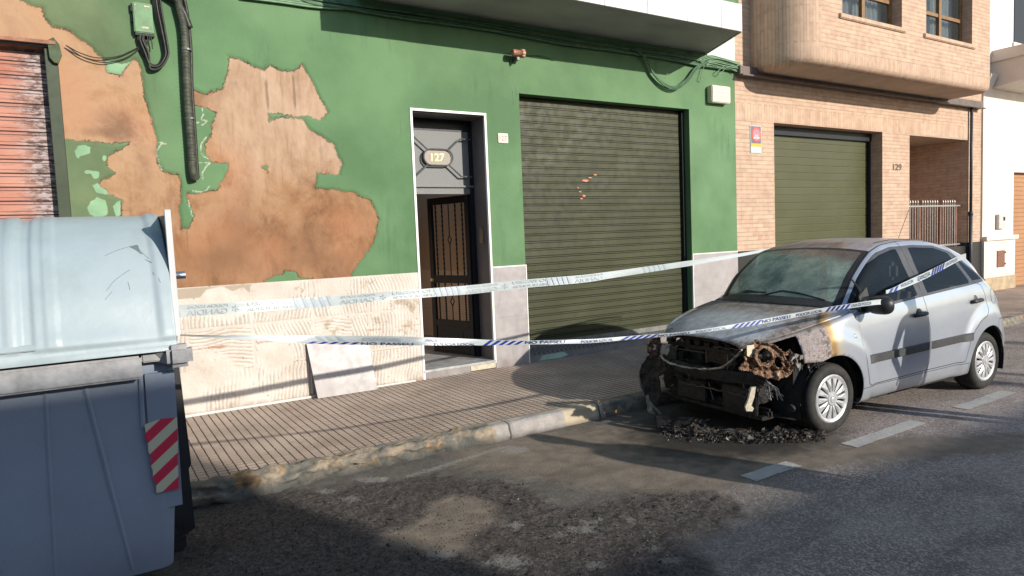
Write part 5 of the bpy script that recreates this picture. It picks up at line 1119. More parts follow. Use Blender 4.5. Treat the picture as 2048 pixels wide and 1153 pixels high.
P2_ = [(2.14,1.05),(2.11,1.465),(2.2,1.467),(2.54,1.447),(2.76,1.39),(2.80,1.33),(2.865,1.20),(2.90,1.10),(2.88,1.09),(2.6,1.078)]
P3 = [(2.95,1.11),(2.905,1.24),(2.87,1.34),(2.98,1.285),(3.13,1.175),(3.195,1.125),(3.18,1.115)]
panes = {}
for nm, sg in (('n', -1), ('f', 1)):
    sd = lambda V, sg=sg: np.maximum(-sg * V[:, 1] + .2, (V[:, 3] - 8.28) * .09); sd8 = lambda V, sg=sg: np.maximum(-sg * V[:, 1] + .2, (V[:, 3] - 8.02) * .09)
    fld = lambda poly, sd=sd: (lambda V: np.maximum(sdf(uw_(V), poly), sd(V)))
    d1, body = part(body, fld(DF)); d2, body = part(body, fld(DR))
    fl8 = lambda poly, sd8=sd8: (lambda V: np.maximum(sdf(uw_(V), poly), sd8(V)))
    g1, d1 = split(d1, fl8(DLO)); g2, d2 = split(d2, fl8(DLO)); g3, body = split(body, fl8(DLO))
    w1, g1 = split(g1, fld(P1)); w2, g2 = split(g2, fld(P2_)); w3, g3 = split(g3, fld(P3)); panes[nm] = (d1, d2, g1, g2, g3, w1, w2, w3)
# sill line and bumper line
_sill = lambda V: np.maximum.reduce([V[:, 2] - .325, V[:, 0] - 2.8, 1.09 - V[:, 0], (V[:, 3] - 4) * .1])
sill, body = part(body, _sill, .0025)
bump_r, body = part(body, lambda V: np.maximum.reduce([3.36 - V[:, 0] + (V[:, 2] - .66) * .2, V[:, 2] - .70, (V[:, 3] - 6) * .05]), .003)
fender = {}
for nm, sg in (('n', -1), ('f', 1)):
    fender[nm], body = part(body, lambda V, sg=sg: np.maximum.reduce([V[:, 0] - 1.09, -sg * V[:, 1] + .3, (V[:, 3] - 7.2) * .08]), .0015)

# ---- paint
def paint_mat():
    t = NT('silver paint scorched at the front', .3, .5); P = t.objc(); g = t.xyz(P); u, v, w = g[0], g[1], g[2]
    n1 = t.noise(3.5, 5, P, .6); n2 = t.noise(14, 6, P, .7); n3 = t.noise(60, 6, P, .75)
    silver = t.ramp(t.noise(2, 3, P), [(.3, (.46, .495, .56)), (.7, (.52, .555, .62))])
    dust = t.step(t.noise(5, 5, t.scale(P, (1, 1, 2)), .65), .5, .8, 0, .25); silver = t.mix(dust, silver, (.36, .36, .36))
    lowd = t.step(t.mth('ADD', w, t.mth('MULTIPLY', n2, .12)), .42, .26, 0, .4); silver = t.mix(lowd, silver, (.26, .25, .23))
    # scorch front: distance behind the burnt zone, larger towards the far side
    vv = t.mth('MINIMUM', t.mth('MAXIMUM', t.mth('ADD', v, .72), 0), .5)
    edge = t.mth('ADD', t.mth('ADD', .66, t.mth('MULTIPLY', vv, 1.9)), t.mth('MULTIPLY', t.mth('SUBTRACT', n1, .5), .16))
    edge = t.mth('ADD', edge, t.mth('MULTIPLY', t.mth('MAXIMUM', t.mth('SUBTRACT', w, .72), 0), .12))
    d = t.mth('SUBTRACT', u, edge); d2 = t.mth('ADD', d, t.mth('MULTIPLY', t.mth('SUBTRACT', n2, .5), .07))
    c = t.mix(t.step(d2, .20, .05), silver, (.60, .52, .38)); c = t.mix(t.step(d2, .10, .01), c, (.42, .25, .09)); c = t.mix(t.step(d2, .03, -.06), c, (.085, .06, .045))
    soot = t.ramp(n2, [(.3, (.085, .073, .064)), (.5, (.19, .165, .145)), (.68, (.34, .31, .295))])
    deep = t.step(d2, -.05, -.12); c = t.mix(deep, c, soot)
    # burnt-through grey metal near the nose of the hood, its blue-grey sheen painted in; flaky pale patch over the arch
    bare = t.mth('MULTIPLY', t.step(t.mth('ADD', u, t.mth('MULTIPLY', n1, .45)), .98, .62), t.step(t.mth('ADD', w, t.mth('MULTIPLY', n2, .05)), .79, .83))
    bare = t.mth('MULTIPLY', bare, t.step(v, -.60, -.44)); c = t.mix(t.mth('MULTIPLY', bare, .85), c, t.ramp(n2, [(.35, (.30, .32, .35)), (.65, (.50, .53, .57))]))
    fl = t.mth('MULTIPLY', t.step(v, -.50, -.60), t.mth('MULTIPLY', t.step(t.mth('ADD', n2, t.mth('MULTIPLY', n3, .35)), .60, .68), t.mth('MULTIPLY', t.step(d2, -.0, -.03), t.step(w, .92, .86)))); c = t.mix(fl, c, t.ramp(n3, [(.35, (.19, .155, .145)), (.65, (.40, .34, .33))]))
    sp = t.mth('MULTIPLY', t.step(t.noise(48, 6, P, .8), .60, .66), t.mth('MULTIPLY', deep, t.step(n1, .45, .6))); c = t.mix(t.mth('MULTIPLY', sp, .8), c, (.42, .42, .42))
    # thin soot film on the roof
    rf = t.mth('MULTIPLY', t.step(w, 1.44, 1.50), t.step(t.mth('ADD', u, t.mth('MULTIPLY', n1, .8)), 3.0, 2.0, 0, .75)); rf = t.mth('MULTIPLY', rf, t.step(v, -.60, -.52)); c = t.mix(rf, c, t.ramp(t.noise(6, 6, t.scale(P, (.5, 2, 1)), .7), [(.35, (.17, .125, .115)), (.65, (.33, .27, .26))]))
    burnt = t.mth('MAXIMUM', t.step(d2, .03, -.05), rf)
    metal = t.mth('MULTIPLY', t.mth('SUBTRACT', 1, burnt), .5); rough = t.mix(burnt, (.30,) * 3, t.ramp(n2, [(.3, (.55,) * 3), (.7, (.8,) * 3)])); rough = t.mix(t.mth('MULTIPLY', bare, .8), rough, (.36,) * 3)
    hb = t.mth('MULTIPLY', t.mth('ADD', n3, t.mth('MULTIPLY', n2, 1.0)), t.mth('MULTIPLY', burnt, 1))
    t.b.inputs['Coat Roughness'].default_value = .08; t.set(t.b.inputs['Coat Weight'], t.mth('MULTIPLY', t.mth('SUBTRACT', 1, burnt), .6))
    return t.fin(c, rough, t.bump(hb, .006, .7), metal)
M_PAINT = paint_mat()
M_TRIM = simple('black window trim', (.03, .03, .033), .45, 0, .2, 20); M_GTRIM = simple('grey pillar film', (.065, .065, .07), .4, 0, .2, 20); M_RUB = simple('dark grey rubbing strip', (.05, .05, .052), .55, 0, .2, 30, .2)
M_SEAM = simple('panel gap', (.015, .015, .017), .7)
t = NT('car side glass', .03, .6); t.b.inputs['Alpha'].default_value = .42; M_GLS = t.fin((.012, .018, .022), t.step(t.noise(4, 4), .3, .7, .02, .07))
t = NT('sooty crazed windscreen', .25, .5); P = t.objc(); g = t.xyz(P); n2 = t.noise(7, 6, P, .7); 
c = t.ramp(n2, [(.3, (.12, .175, .14)), (.52, (.25, .32, .265)), (.75, (.42, .50, .41))])
crz = t.voro(60, P, 'DISTANCE_TO_EDGE'); ck = t.mth('MULTIPLY', t.step(crz, .07, .02), t.step(t.noise(2.6, 3, P), .48, .62)); c = t.mix(t.mth('MULTIPLY', ck, .6), c, (.62, .68, .6))
arc = t.mth('ABSOLUTE', t.mth('SUBTRACT', t.mth('ADD', t.mth('MULTIPLY', g[1], .75), t.mth('MULTIPLY', g[0], -.55)), -.95)); c = t.mix(t.step(arc, .035, .02, 0, .5), c, (.26, .24, .2))
arc = t.mth('ABSOLUTE', t.mth('SUBTRACT', t.mth('ADD', t.mth('MULTIPLY', g[1], .75), t.mth('MULTIPLY', g[0], -.55)), -1.18)); c = t.mix(t.step(arc, .012, .005, 0, .5), c, (.3, .32, .3))
top = t.step(t.mth('ADD', g[2], t.mth('ADD', t.mth('MULTIPLY', t.noise(5, 5, P), .12), t.mth('MULTIPLY', g[1], -.10))), 1.44, 1.53, 0, .85); c = t.mix(top, c, (.15, .095, .075))
al = t.mth('ADD', .80, t.mth('MULTIPLY', n2, .2)); M_WS = t.fin(c, t.step(n2, .3, .7, .12, .4), t.bump(t.noise(50, 5, P), .003, .4), None, al)

def cpart(name, mesh, mat, parent=None, smooth=True, solid=0):
    V, T = mesh; o = obj(name, V[:, :3], T, mat, None, smooth); o.parent = parent or car
    if solid: md = o.modifiers.new('thickness', 'SOLIDIFY'); md.thickness = solid; md.offset = -1
    return o
cpart('body', body, M_PAINT); cpart('hood', hood, M_PAINT, None, True, .012)
_a, _b = split(sill, lambda V: V[:, 1]); cpart('sill', _a, M_PAINT); cpart('sill', _b, M_PAINT); _a, _b = split(bump_r, lambda V: V[:, 1]); cpart('rear_bumper', _a, M_PAINT); cpart('rear_bumper', _b, M_PAINT)
w_ = cpart('windscreen', ws_glass, M_WS); tr_ = cpart('windscreen_surround', ws_frame, M_TRIM, w_)
cpart('panel_gap', merge(*SEAM), M_SEAM)
for nm in ('n', 'f'):
    cpart('fender', fender[nm], M_PAINT, None, True, .006)
    d1, d2, g1, g2, g3, w1, w2, w3 = panes[nm]
    o1 = cpart('front_door', d1, M_PAINT); o2 = cpart('rear_door', d2, M_PAINT)
    cpart('window_trim', g1, M_GTRIM, o1); cpart('window_trim', g2, M_GTRIM, o2); q_ = cpart('window_trim', g3, M_GTRIM)
    cpart('window', w1, M_GLS, o1); cpart('window', w2, M_GLS, o2); cpart('quarter_window', w3, M_GLS)
    if nm == 'n': DOORS = (o1, o2)
def C(mb, name, mat, parent=None, smooth=False):
    o = mb.build(name, mat, None, smooth); o.parent = parent or car; return o
def CS(mb, name, mat, parent=None, smooth=False):
    before = set(bpy.data.objects); mb.sep(name, mat, None, smooth)
    for o in set(bpy.data.objects) - before: o.parent = parent or car
# tail closing
mb = MB(); S_, _t = section(3.855); vs = [(3.845 + float(f_(WARP, 3.85)) * (a / .62) ** 2, a, b) for a, b in S_] + [(3.845 + float(f_(WARP, 3.85)) * (a / .62) ** 2, -a, b) for a, b in S_[::-1][1:]]; mb.add(vs, [tuple(range(len(vs)))]); C(mb, 'tail_panel', M_PAINT)
def strip_on_side(name, u0, u1, z0, z1, out, mat, parent, n=40, sg=-1):
    vs = []; 
    for k in range(n + 1):
        u = u0 + (u1 - u0) * k / n; e = min(1, min(k, n - k) / 2.0)
        for zz, o in ((z0(u), 0.0), (z0(u) + .006, out * e), (z1(u) - .006, out * e), (z1(u), 0.0)): vs.append((u, sg * (halfw(u, zz) + o + .001), zz))
    fs = [(k * 4 + j, (k + 1) * 4 + j, (k + 1) * 4 + j + 1, k * 4 + j + 1) for k in range(n) for j in range(3)]
    o = obj(name, vs, fs, mat); o.parent = parent; return o
zs0 = lambda u: .525 + .012 * (u - 1.3); zs1 = lambda u: zs0(u) + .075
for sg, (a, b) in ((-1, DOORS),):
    strip_on_side('rubbing_strip', 1.17, 2.108, zs0, zs1, .02, M_RUB, a); strip_on_side('rubbing_strip', 2.132, 3.0 - .17, zs0, zs1, .02, M_RUB, b, 30)
for (u, z, dr) in ((1.95, .872, DOORS[0]), (2.93, .915, DOORS[1])):
    v = -(halfw(u, z)); mb = MB(); mb.tube(bezier([(u - .085, v - .004, z - .004), (u - .07, v - .03, z), (u, v - .038, z + .004), (u + .07, v - .03, z + .006), (u + .085, v - .004, z + .006)], 5), .017, 8); h_ = C(mb, 'handle', M_TRIM, dr, True)
    mb = MB(); mb.lathe([(0, -.001), (.045, -.002), (.052, .004)], (u, v, z + .004), 'y', 20); C(mb, 'handle_cup', M_GTRIM, h_, True)
# mirror
for sg in (-1,):
    u, z = 1.17, 1.03; v = sg * .935; bm = bmesh.new(); bmesh.ops.create_uvsphere(bm, u_segments=20, v_segments=12, radius=1)
    for q in bm.verts:
        x, y, zz = q.co; y = math.copysign(abs(y) ** .7, y)
        q.co = Vector((u + .085 * x * (1 if x < 0 else .35), v + .115 * y + 0, z + .078 * (abs(zz) ** .8) * (1 if zz > 0 else -1)))
    mb = MB(); mb.bm(bm); mb.tube([(u + .0, sg * .80, z - .05), (u, sg * .87, z - .03)], .03, 8); m_ = C(mb, 'mirror', simple('mirror housing black', (.028, .028, .03), .4, 0, .2, 15), None, True)
    mb = MB(); mb.box((u + .022, v - .085, z - .05), (u + .03, v + .085, z + .05), .003); C(mb, 'mirror_glass', simple('mirror silver', (.6, .62, .65), .05, 1), m_)
mb = MB(); mb.prism([(1.10, -.80, .97), (1.24, -.80, 1.0), (1.23, -.765, 1.17), (1.11, -.775, 1.10)], (0, -.012, 0)); C(mb, 'mirror_sail', M_TRIM, DOORS[0])
mb = MB(); mb.tube([(1.245, -(halfw(1.245, .99) + .003), .99), (1.22, -(halfw(1.22, 1.15) + .003), 1.15), (1.195, -(halfw(1.195, 1.24) + .003), 1.238)], .007, 6); C(mb, 'window_divider', M_TRIM, DOORS[0])
mb = MB(); v = -halfw(.98, .775); mb.lathe([(0, -.012), (.018, -.010), (.026, -.002), (.028, .004)], (.98, v, .775), 'y', 20); C(mb, 'side_indicator', simple('indicator lens', (.5, .5, .48), .2, .2), None, True)
mb = MB(); v = -halfw(3.32, .93); ring = [(3.32 + .062 * math.cos(a), -halfw(3.32 + .062 * math.cos(a), .93 + .075 * math.sin(a)) - .001, .93 + .075 * math.sin(a)) for a in np.linspace(0, 2 * math.pi, 30)]; mb.tube(ring, .0014, 4, False); C(mb, 'fuel_flap', M_GTRIM)
mb = MB(); mb.tube([(3.0, 0, 1.42), (3.0, 0, 1.47)], .012, 8); mb.tube([(3.0, 0, 1.46), (3.25, .0, 1.84)], .003, 5, True); C(mb, 'aerial', M_TRIM)
mb = MB()
for sg in (-1, 1):
    pts = []
    for u in np.arange(1.80, 3.1, .08): S_, t_ = section(u); pts.append((u, sg * float(np.interp(8.75, t_, S_[:, 0])), float(np.interp(8.75, t_, S_[:, 1])) + .001))
    mb.tube(pts, .0045, 5)
CS(mb, 'roof_gutter', M_TRIM)
# wipers
def wsp(v, u0):      # point on windscreen at section u0, lateral v
    S_, t_ = section(u0); k = t_ > 7.8; z = float(np.interp(-abs(v), -S_[k, 0], S_[k, 1])); return Vector((u0 + float(f_(WARP, u0)) * (v / .62) ** 2, v, z + .006))
mb = MB(); mb.tube([wsp(.60, .965), wsp(.30, .985), wsp(.05, .99)], .008, 6); mb.tube([wsp(.10, .955), wsp(-.1, 1.01), wsp(-.28, 1.0), wsp(-.52, .965)], .009, 6)
mb.tube([wsp(.62, .985), wsp(.3, 1.0), wsp(.08, .985)], .006, 5)
CS(mb, 'wiper', M_TRIM)
mb = MB(); vs = []; 
for v in np.linspace(-.60, .60, 20):
    a = wsp(v, .90); b = wsp(v, .965); vs += [(a.x - .03, a.y, a.z + .004), (b.x, b.y, b.z + .001)]
mb.add(vs, [(2 * k, 2 * k + 2, 2 * k + 3, 2 * k + 1) for k in range(19)]); C(mb, 'scuttle', M_TRIM)
# ---- cabin
M_INT = simple('dark cabin plastic', (.02, .02, .022), .7, 0, .3, 10); M_SEAT = simple('grey seat cloth', (.06, .06, .065), .9, 0, .3, 30)
mb = MB(); mb.box((.95, -.70, .22), (3.3, .70, .34), .02); mb.box((1.0, -.66, .6), (1.32, .66, .93), .06); mb.box((3.05, -.66, .3), (3.3, .66, .95), .03); mb.box((.93, -.66, .25), (1.0, .66, .9)); C(mb, 'cabin_tub', M_INT)
for v in (-.36, .36):
    mb = MB(); mb.box((1.65, v - .24, .34), (2.15, v + .24, .56), .05); mb.box((2.02, v - .23, .5), (2.2, v + .23, 1.12), .06, Matrix.Translation((2.1, 0, .5)) @ Matrix.Rotation(.18, 4, 'Y') @ Matrix.Translation((-2.1, 0, -.5))); mb.box((2.15, v - .11, 1.15), (2.27, v + .11, 1.33), .04); C(mb, 'seat', M_SEAT)
mb = MB(); mb.box((2.55, -.62, .34), (3.0, .62, .58), .05); mb.box((2.92, -.62, .5), (3.08, .62, 1.05), .05); C(mb, 'rear_seat', M_SEAT)
mb = MB(); ring = [Vector((1.46 + .09 * math.sin(a), -.36 + .18 * math.cos(a), .93 + .16 * math.sin(a))) for a in np.linspace(0, 2 * math.pi, 24)]; mb.tube(ring, .016, 6, False); mb.tube([(1.30, -.36, .88), (1.46, -.36, .93)], .03, 8); mb.tube([(1.46, -.53, .93), (1.46, -.19, .93)], .018, 6); C(mb, 'steering_wheel', M_INT, None, True)
# ---- wheels
t = NT('tyre rubber', .75, .3); P = t.objc(); c = t.ramp(t.noise(12, 5, P), [(.3, (.018, .018, .018)), (.7, (.045, .042, .038))]); M_TYRE = t.fin(c, .75, t.bump(t.noise(60, 4, P), .002, .4))
M_CAP = simple('silver wheel trim', (.50, .50, .51), .35, .35, .12, 30); M_STEEL = simple('black wheel', (.012, .012, .013), .6)
def wheel(u, sg, steer=0, name='wheel'):
    w = bpy.data.objects.new(name, None); COL.objects.link(w); w.parent = car; w.location = (u, sg * .80, .289); w.rotation_euler = (0, 0, (0 if sg < 0 else math.pi) + steer)
    # local: outer face towards -y
    prof = [(.196, .010), (.202, .0), (.220, -.004), (.245, -.006), (.268, .002), (.281, .018), (.2875, .03), (.289, .05), (.282, .052), (.282, .058), (.2895, .06), (.290, .083), (.283, .085), (.283, .092), (.290, .094), (.2895, .117), (.282, .119), (.282, .125), (.289, .127), (.289, .150), (.282, .152), (.282, .158), (.2865, .17), (.275, .19), (.24, .20), (.185, .19)]
    mb = MB(); mb.lathe(prof, (0, 0, 0), 'y', 96)
    for i in range(len(mb.v)):      # tread blocks
        v_ = mb.v[i]; r = math.hypot(v_.x, v_.z)
        if .0 < v_.y < .185 and r > .278:
            a = math.atan2(v_.z, v_.x); k = int((a + math.pi) / (2 * math.pi) * 96 + .5 + v_.y * 60) % 3
            if k == 0: f = (r - .004) / r; mb.v[i] = Vector((v_.x * f, v_.y, v_.z * f))
        if v_.z < -.28: mb.v[i] = Vector((v_.x * 1.0, v_.y, max(v_.z, -.2885)))
    o = mb.build('tyre', M_TYRE, None, True); o.parent = w
    mb = MB(); mb.lathe([(0, .05), (.06, .045), (.17, .05), (.19, .02), (.196, .012), (.196, .19), (0, .19)], (0, 0, 0), 'y', 40); o = mb.build('rim', M_STEEL, None); o.parent = w
    mb = MB(); mb.lathe([(0, -.012), (.028, -.012), (.033, -.007), (.052, -.006), (.062, .004), (.062, .03)], (0, 0, 0), 'y', 48); mb.lathe([(.162, .014), (.168, .004), (.190, -.004), (.200, .002), (.200, .02), (.162, .03)], (0, 0, 0), 'y', 60)
    nsp = 14
    for k in range(nsp):
        a = 2 * math.pi * k / nsp; M2 = Matrix.Rotation(a, 4, 'Y')
        vs = [(.058, -.000, -.0095), (.058, -.000, .0095), (.167, .002, .0255), (.167, .002, -.0255), (.058, .02, -.0095), (.058, .02, .0095), (.167, .022, .0255), (.167, .022, -.0255), (.105, -.009, 0)]
        mb.add([M2 @ Vector(v_) for v_ in vs], [(0, 1, 8), (1, 2, 8), (2, 3, 8), (3, 0, 8), (0, 4, 5, 1), (1, 5, 6, 2), (2, 6, 7, 3), (3, 7, 4, 0)])
    mb.lathe([(.0, -.0135), (.012, -.0135), (.016, -.012)], (0, 0, 0), 'y', 20)
    o = mb.build('hubcap', M_CAP, None); o.parent = w
    for p_ in o.data.polygons:
        if len(p_.vertices) == 4: p_.use_smooth = False
    return w
wheel(.72, -1, math.radians(-2.5)); wheel(3.18, -1); wheel(.72, 1); wheel(3.18, 1)
mb = MB()
for u in (.72, 3.18):
    for sg in (-1, 1):
        N = 26; vs = []
        for k in range(N + 1):
            a = math.radians(-20 + 220 * k / N); 
            for (r, y) in ((.372, .80 if u > 1 else .775), (.375, .50), (.05, .48)): vs.append((u + r * math.cos(a), sg * y, .29 + r * math.sin(a)))
        mb.add(vs, [(k * 3 + j, (k + 1) * 3 + j, (k + 1) * 3 + j + 1, k * 3 + j + 1) for k in range(N) for j in range(2)])
CS(mb, 'wheel_arch_liner', simple('black arch liner', (.012, .012, .013), .8))
mb = MB(); mb.box((1.05, -.72, .17), (3.0, .72, .21)); mb.box((2.9, -.5, .25), (3.7, .5, .32), .03); mb.tube([(1.0, -.1, .19), (2.8, -.1, .2)], .03, 8); mb.tube([(3.18, -.6, .27), (3.18, .6, .27)], .04, 8); C(mb, 'underbody', simple('dirty underbody', (.02, .02, .02), .8))

# ---- burnt front end
t = NT('charred metal and plastic', .6, .4); P = t.pos(); c = t.ramp(t.noise(22, 6, rough=.75), [(.35, (.006, .006, .007)), (.6, (.022, .02, .019)), (.78, (.075, .065, .058))]); M_CHAR = t.fin(c, t.step(t.noise(15, 4), .3, .7, .3, .75), t.bump(t.noise(35, 6, rough=.8), .012, .9))
t = NT('rusty burnt lamp shell', .65, .4); c = t.ramp(t.noise(20, 6, rough=.75), [(.3, (.03, .018, .012)), (.45, (.13, .06, .03)), (.58, (.30, .19, .12)), (.70, (.48, .42, .37))]); M_RUST = t.fin(c, t.step(t.noise(9, 4), .3, .7, .3, .7), t.bump(t.noise(40, 6, rough=.8), .01, 1))
t = NT('ash', .9, .1); c = t.ramp(t.noise(30, 6, rough=.8), [(.3, (.06, .05, .045)), (.5, (.20, .18, .165)), (.7, (.40, .37, .35))]); M_ASH = t.fin(c, .9, t.bump(t.noise(60, 5), .006, 1))
def jag(mb, amt, sc=18, seed=0):
    for i, v_ in enumerate(mb.v):
        n_ = mnoise.noise_vector(v_ * sc + Vector((seed, seed, 0))); mb.v[i] = v_ + n_ * amt
    return mb
r2 = random.Random(21)
mb = MB(); mb.box((.50, -.64, .20), (.58, .64, .84), .02); mb.box((.36, -.70, .2), (.5, -.60, .6)); mb.box((.36, .60, .2), (.5, .70, .6)); mb.box((.14, -.58, .155), (.6, .6, .19)); C(jag(mb, .01), 'bulkhead', M_CHAR)
mb = MB(); mb.box((.30, -.45, .30), (.50, .1, .72), .05); mb.box((.34, .12, .28), (.5, .52, .66), .05)
for k in range(12): x, y, z = r2.uniform(.26, .45), r2.uniform(-.5, .5), r2.uniform(.35, .76); a, b, c3 = (r2.uniform(.02, .07) for _ in range(3)); mb.box((x - a, y - b, z - c3), (x + a, y + b, z + c3), .01)
C(jag(mb, .02), 'engine', M_CHAR)
mb = MB()
for k in range(26): z = .535 + k * .0062; mb.box((.25, -.20, z), (.27, .10, z + .003))
mb.box((.245, -.22, .52), (.275, -.20, .70)); mb.box((.245, .10, .52), (.275, .12, .70)); C(mb, 'radiator', simple('scorched fins', (.09, .07, .055), .5, .4, .4, 20))
mb = MB()
for z0, dz, du in ((.44, .10, 0),):
    pts = [(.17 - .06 * (1 - (v / .6) ** 2), v, .475 + .02 * (v / .6) ** 2) for v in np.linspace(-.60, .60, 25)]
    vs = []
    for p in pts:
        for a, b in ((-.03, -.048), (-.034, 0), (-.03, .048), (.03, .048), (.03, -.048)): vs.append((p[0] + a, p[1], p[2] + b))
    mb.add(vs, [(k * 5 + j, (k + 1) * 5 + j, (k + 1) * 5 + (j + 1) % 5, k * 5 + (j + 1) % 5) for k in range(24) for j in range(5)] + [(0, 1, 2, 3, 4), tuple(24 * 5 + j for j in range(5))])
C(jag(mb, .006), 'crash_beam', M_CHAR)
mb = MB()
pts = bezier([carpt(*q) for q in ((1322, 712, 4.52), (1332, 722, 4.45), (1350, 730, 4.34), (1380, 736, 4.17), (1412, 739, 3.98), (1440, 736, 3.82), (1457, 728, 3.72), (1474, 712, 3.63), (1484, 700, 3.58))], 6)
mb.tube(pts, .015, 7, True, None, .55); o = C(jag(mb, .009, 34), 'slam_panel', simple('heat whitened strip', (.36, .30, .24), .7, 0, .75, 30))
mb = MB()
for zz, a in ((.74, .022), (.66, .016)): mb.box((.2, -.5, zz - a), (.26, .56, zz + a), .006)
for k in range(9): y = -.45 + k * .115; mb.box((.18, y, .68), (.24, y + .06, .70 + r2.uniform(0, .06)), .004)
C(jag(mb, .01), 'grille_remains', M_CHAR)
mb = MB()
for k in range(26):
    p = Vector((r2.uniform(.1, .4), r2.uniform(-.62, .6), r2.uniform(.22, .7))); pts = [p]
    for j in range(4): p = p + Vector((r2.uniform(-.06, .06), r2.uniform(-.10, .10), r2.uniform(-.10, .04))); pts.append(p)
    mb.tube(bezier(pts, 3), r2.uniform(.003, .012), 5)
CS(mb, 'melted_wiring', M_CHAR)
mb = MB(); mb.box((.1, -.56, .2), (.13, -.2, .40), .01); mb.box((.12, .0, .2), (.15, .35, .38), .01); mb.box((.2, -.60, .16), (.26, .55, .24), .02); mb.box((.12, -.54, .28), (.3, -.47, .42), .01); C(jag(mb, .018, 12), 'lower_crossmember', M_CHAR)
mb = MB()
for k in range(70):
    p = Vector((r2.uniform(.08, .26), r2.uniform(-.56, .58), r2.uniform(.18, .74))); a_ = r2.uniform(.006, .022); d1 = Vector((r2.uniform(-1, 1), r2.uniform(-1, 1), r2.uniform(-1, 1))) * a_ * 2; d2 = Vector((r2.uniform(-1, 1), r2.uniform(-1, 1), r2.uniform(-1, 1))) * a_
    mb.add([p, p + d1, p + d1 + d2, p + d2 * 1.4, p + Vector((.006, 0, 0))], [(0, 1, 2, 3), (0, 1, 4)])
C(mb, 'burnt_scraps', M_ASH)
tag(bpy.data.objects[-1] if False else [o_ for o_ in car.children if o_.name.startswith('burnt_scraps')][0], None, None, None, 'stuff')
mb = MB()
for (y0_, y1_, z_, x_) in ((-.5, .5, .80, .20), (-.45, -.05, .70, .16), (-.5, .3, .34, .10), (.1, .52, .63, .16)):
    n_ = 14; mb.tube([(x_ + r2.uniform(-.006, .006), y0_ + (y1_ - y0_) * k / n_, z_ + r2.uniform(-.008, .008)) for k in range(n_ + 1)], .008, 5, True, None, .5)
for k in range(9): y = r2.uniform(-.5, .5); z = r2.uniform(.35, .7); mb.tube([(.12, y, z), (.13 + r2.uniform(-.02, .02), y + r2.uniform(-.05, .05), z - r2.uniform(.1, .25))], .006, 5)
CS(mb, 'bare_metal_edge', simple('heat greyed metal', (.13, .12, .11), .5, .5, .6, 40))
# melted near-side lamp: warped shell with two sockets
def lampring(mb, px, py, Y, rx, rz, thick, seed, a0=0, a1=2 * math.pi, n=40):
    c0 = carpt(px, py, Y); pts = []; rad = []
    for k in range(n + 1):
        a = a0 + (a1 - a0) * k / n; q = Vector((.30 * rx * math.cos(a), -rx * math.cos(a) * .9, rz * math.sin(a))); q = Vector((-.25 * rx * math.cos(a) * -1, rx * math.cos(a) * -1, rz * math.sin(a)))
        pts.append(c0 + q + mnoise.noise_vector(Vector((math.cos(a) * 1.5 + seed, math.sin(a) * 1.5, 0))) * rx * .22); rad.append(thick * (1 + .55 * mnoise.noise(Vector((a * 1.3, seed, 0)))))
    mb.tube(pts, thick, 10, True, rad)
def sheet(name, outline, holes, Yf, mat, amp=.03, step=2.0, thick=.010, seed=0.0, sc=1.0, rag=3.0):
    """a melted, warped sheet: traced outline with holes, crumpled in depth"""
    o_ = np.array(outline, float); x0, y0 = o_.min(0) - 4; x1, y1 = o_.max(0) + 4
    gx = np.arange(x0, x1, step); gy = np.arange(y0, y1, step); GX, GY = np.meshgrid(gx, gy, indexing='ij'); Q = np.c_[GX.ravel(), GY.ravel()]
    s_ = sdf(Q, outline)
    for h in holes: s_ = np.maximum(s_, -sdf(Q, h))
    s_ = s_ + vnoise(Q / 10.0, 1.0, int(seed) + 50, 3) * rag * 2
    V = []; 
    for (x, y), sv in zip(Q, s_):
        p = carpt(x, y, Yf(x, y)); n_ = mnoise.noise(Vector((x * .07 * sc, y * .07 * sc, seed))) + .6 * abs(mnoise.noise(Vector((x * .17 * sc, y * .17 * sc, seed + 3)))) + .3 * mnoise.noise(Vector((x * .4, y * .4, seed)))
        lip = math.exp(-(sv / 4.0) ** 2)
        V.append(tuple(p + Vector((-.7, -.7, 0)) * (n_ * amp + lip * amp * .5)) + (x, y))
    ny_ = len(gy); I_ = np.arange(len(Q)).reshape(len(gx), ny_); a, b, c, d = I_[:-1, :-1].ravel(), I_[1:, :-1].ravel(), I_[1:, 1:].ravel(), I_[:-1, 1:].ravel()
    T_ = np.r_[np.c_[a, c, b], np.c_[a, d, c]]; V = np.c_[np.array(V), s_]
    ins, _ = split((V, T_), lambda V: V[:, 5]); return cpart(name, ins, mat, None, True, thick)
LAMP = [(1478,737),(1490,722),(1488,706),(1500,690),(1512,683),(1530,684),(1548,690),(1560,700),(1570,704),(1580,702),(1590,712),(1589,728),(1584,742),(1574,752),(1560,757),(1540,756),(1520,751),(1500,743)]
H1 = [(1515,700),(1524,694),(1536,698),(1544,708),(1545,722),(1536,730),(1522,726),(1514,714)]; H2 = [(1549,716),(1556,711),(1565,722),(1567,733),(1558,737),(1548,730)]; H3 = [(1503,694),(1510,690),(1511,706),(1505,718),(1500,712)]
H4 = [(1566,708),(1580,714),(1582,728),(1574,724)]
sheet('melted_headlight', LAMP, [H1, H2, H3, H4], lambda x, y: 3.47 - (x - 1480) / 110 * .12, M_RUST, .05, 1.5, .012, 2.0, 1.3, 2.2)
sheet('melted_lamp_rim', [(1512,700),(1524,690),(1540,694),(1550,708),(1549,726),(1536,735),(1518,731),(1509,716)], [[(1517,702),(1526,696),(1537,700),(1543,710),(1542,722),(1534,728),(1522,725),(1515,714)]], lambda x, y: 3.40, M_RUST, .03, 1.2, .012, 5.0, 1.5, 1.2)
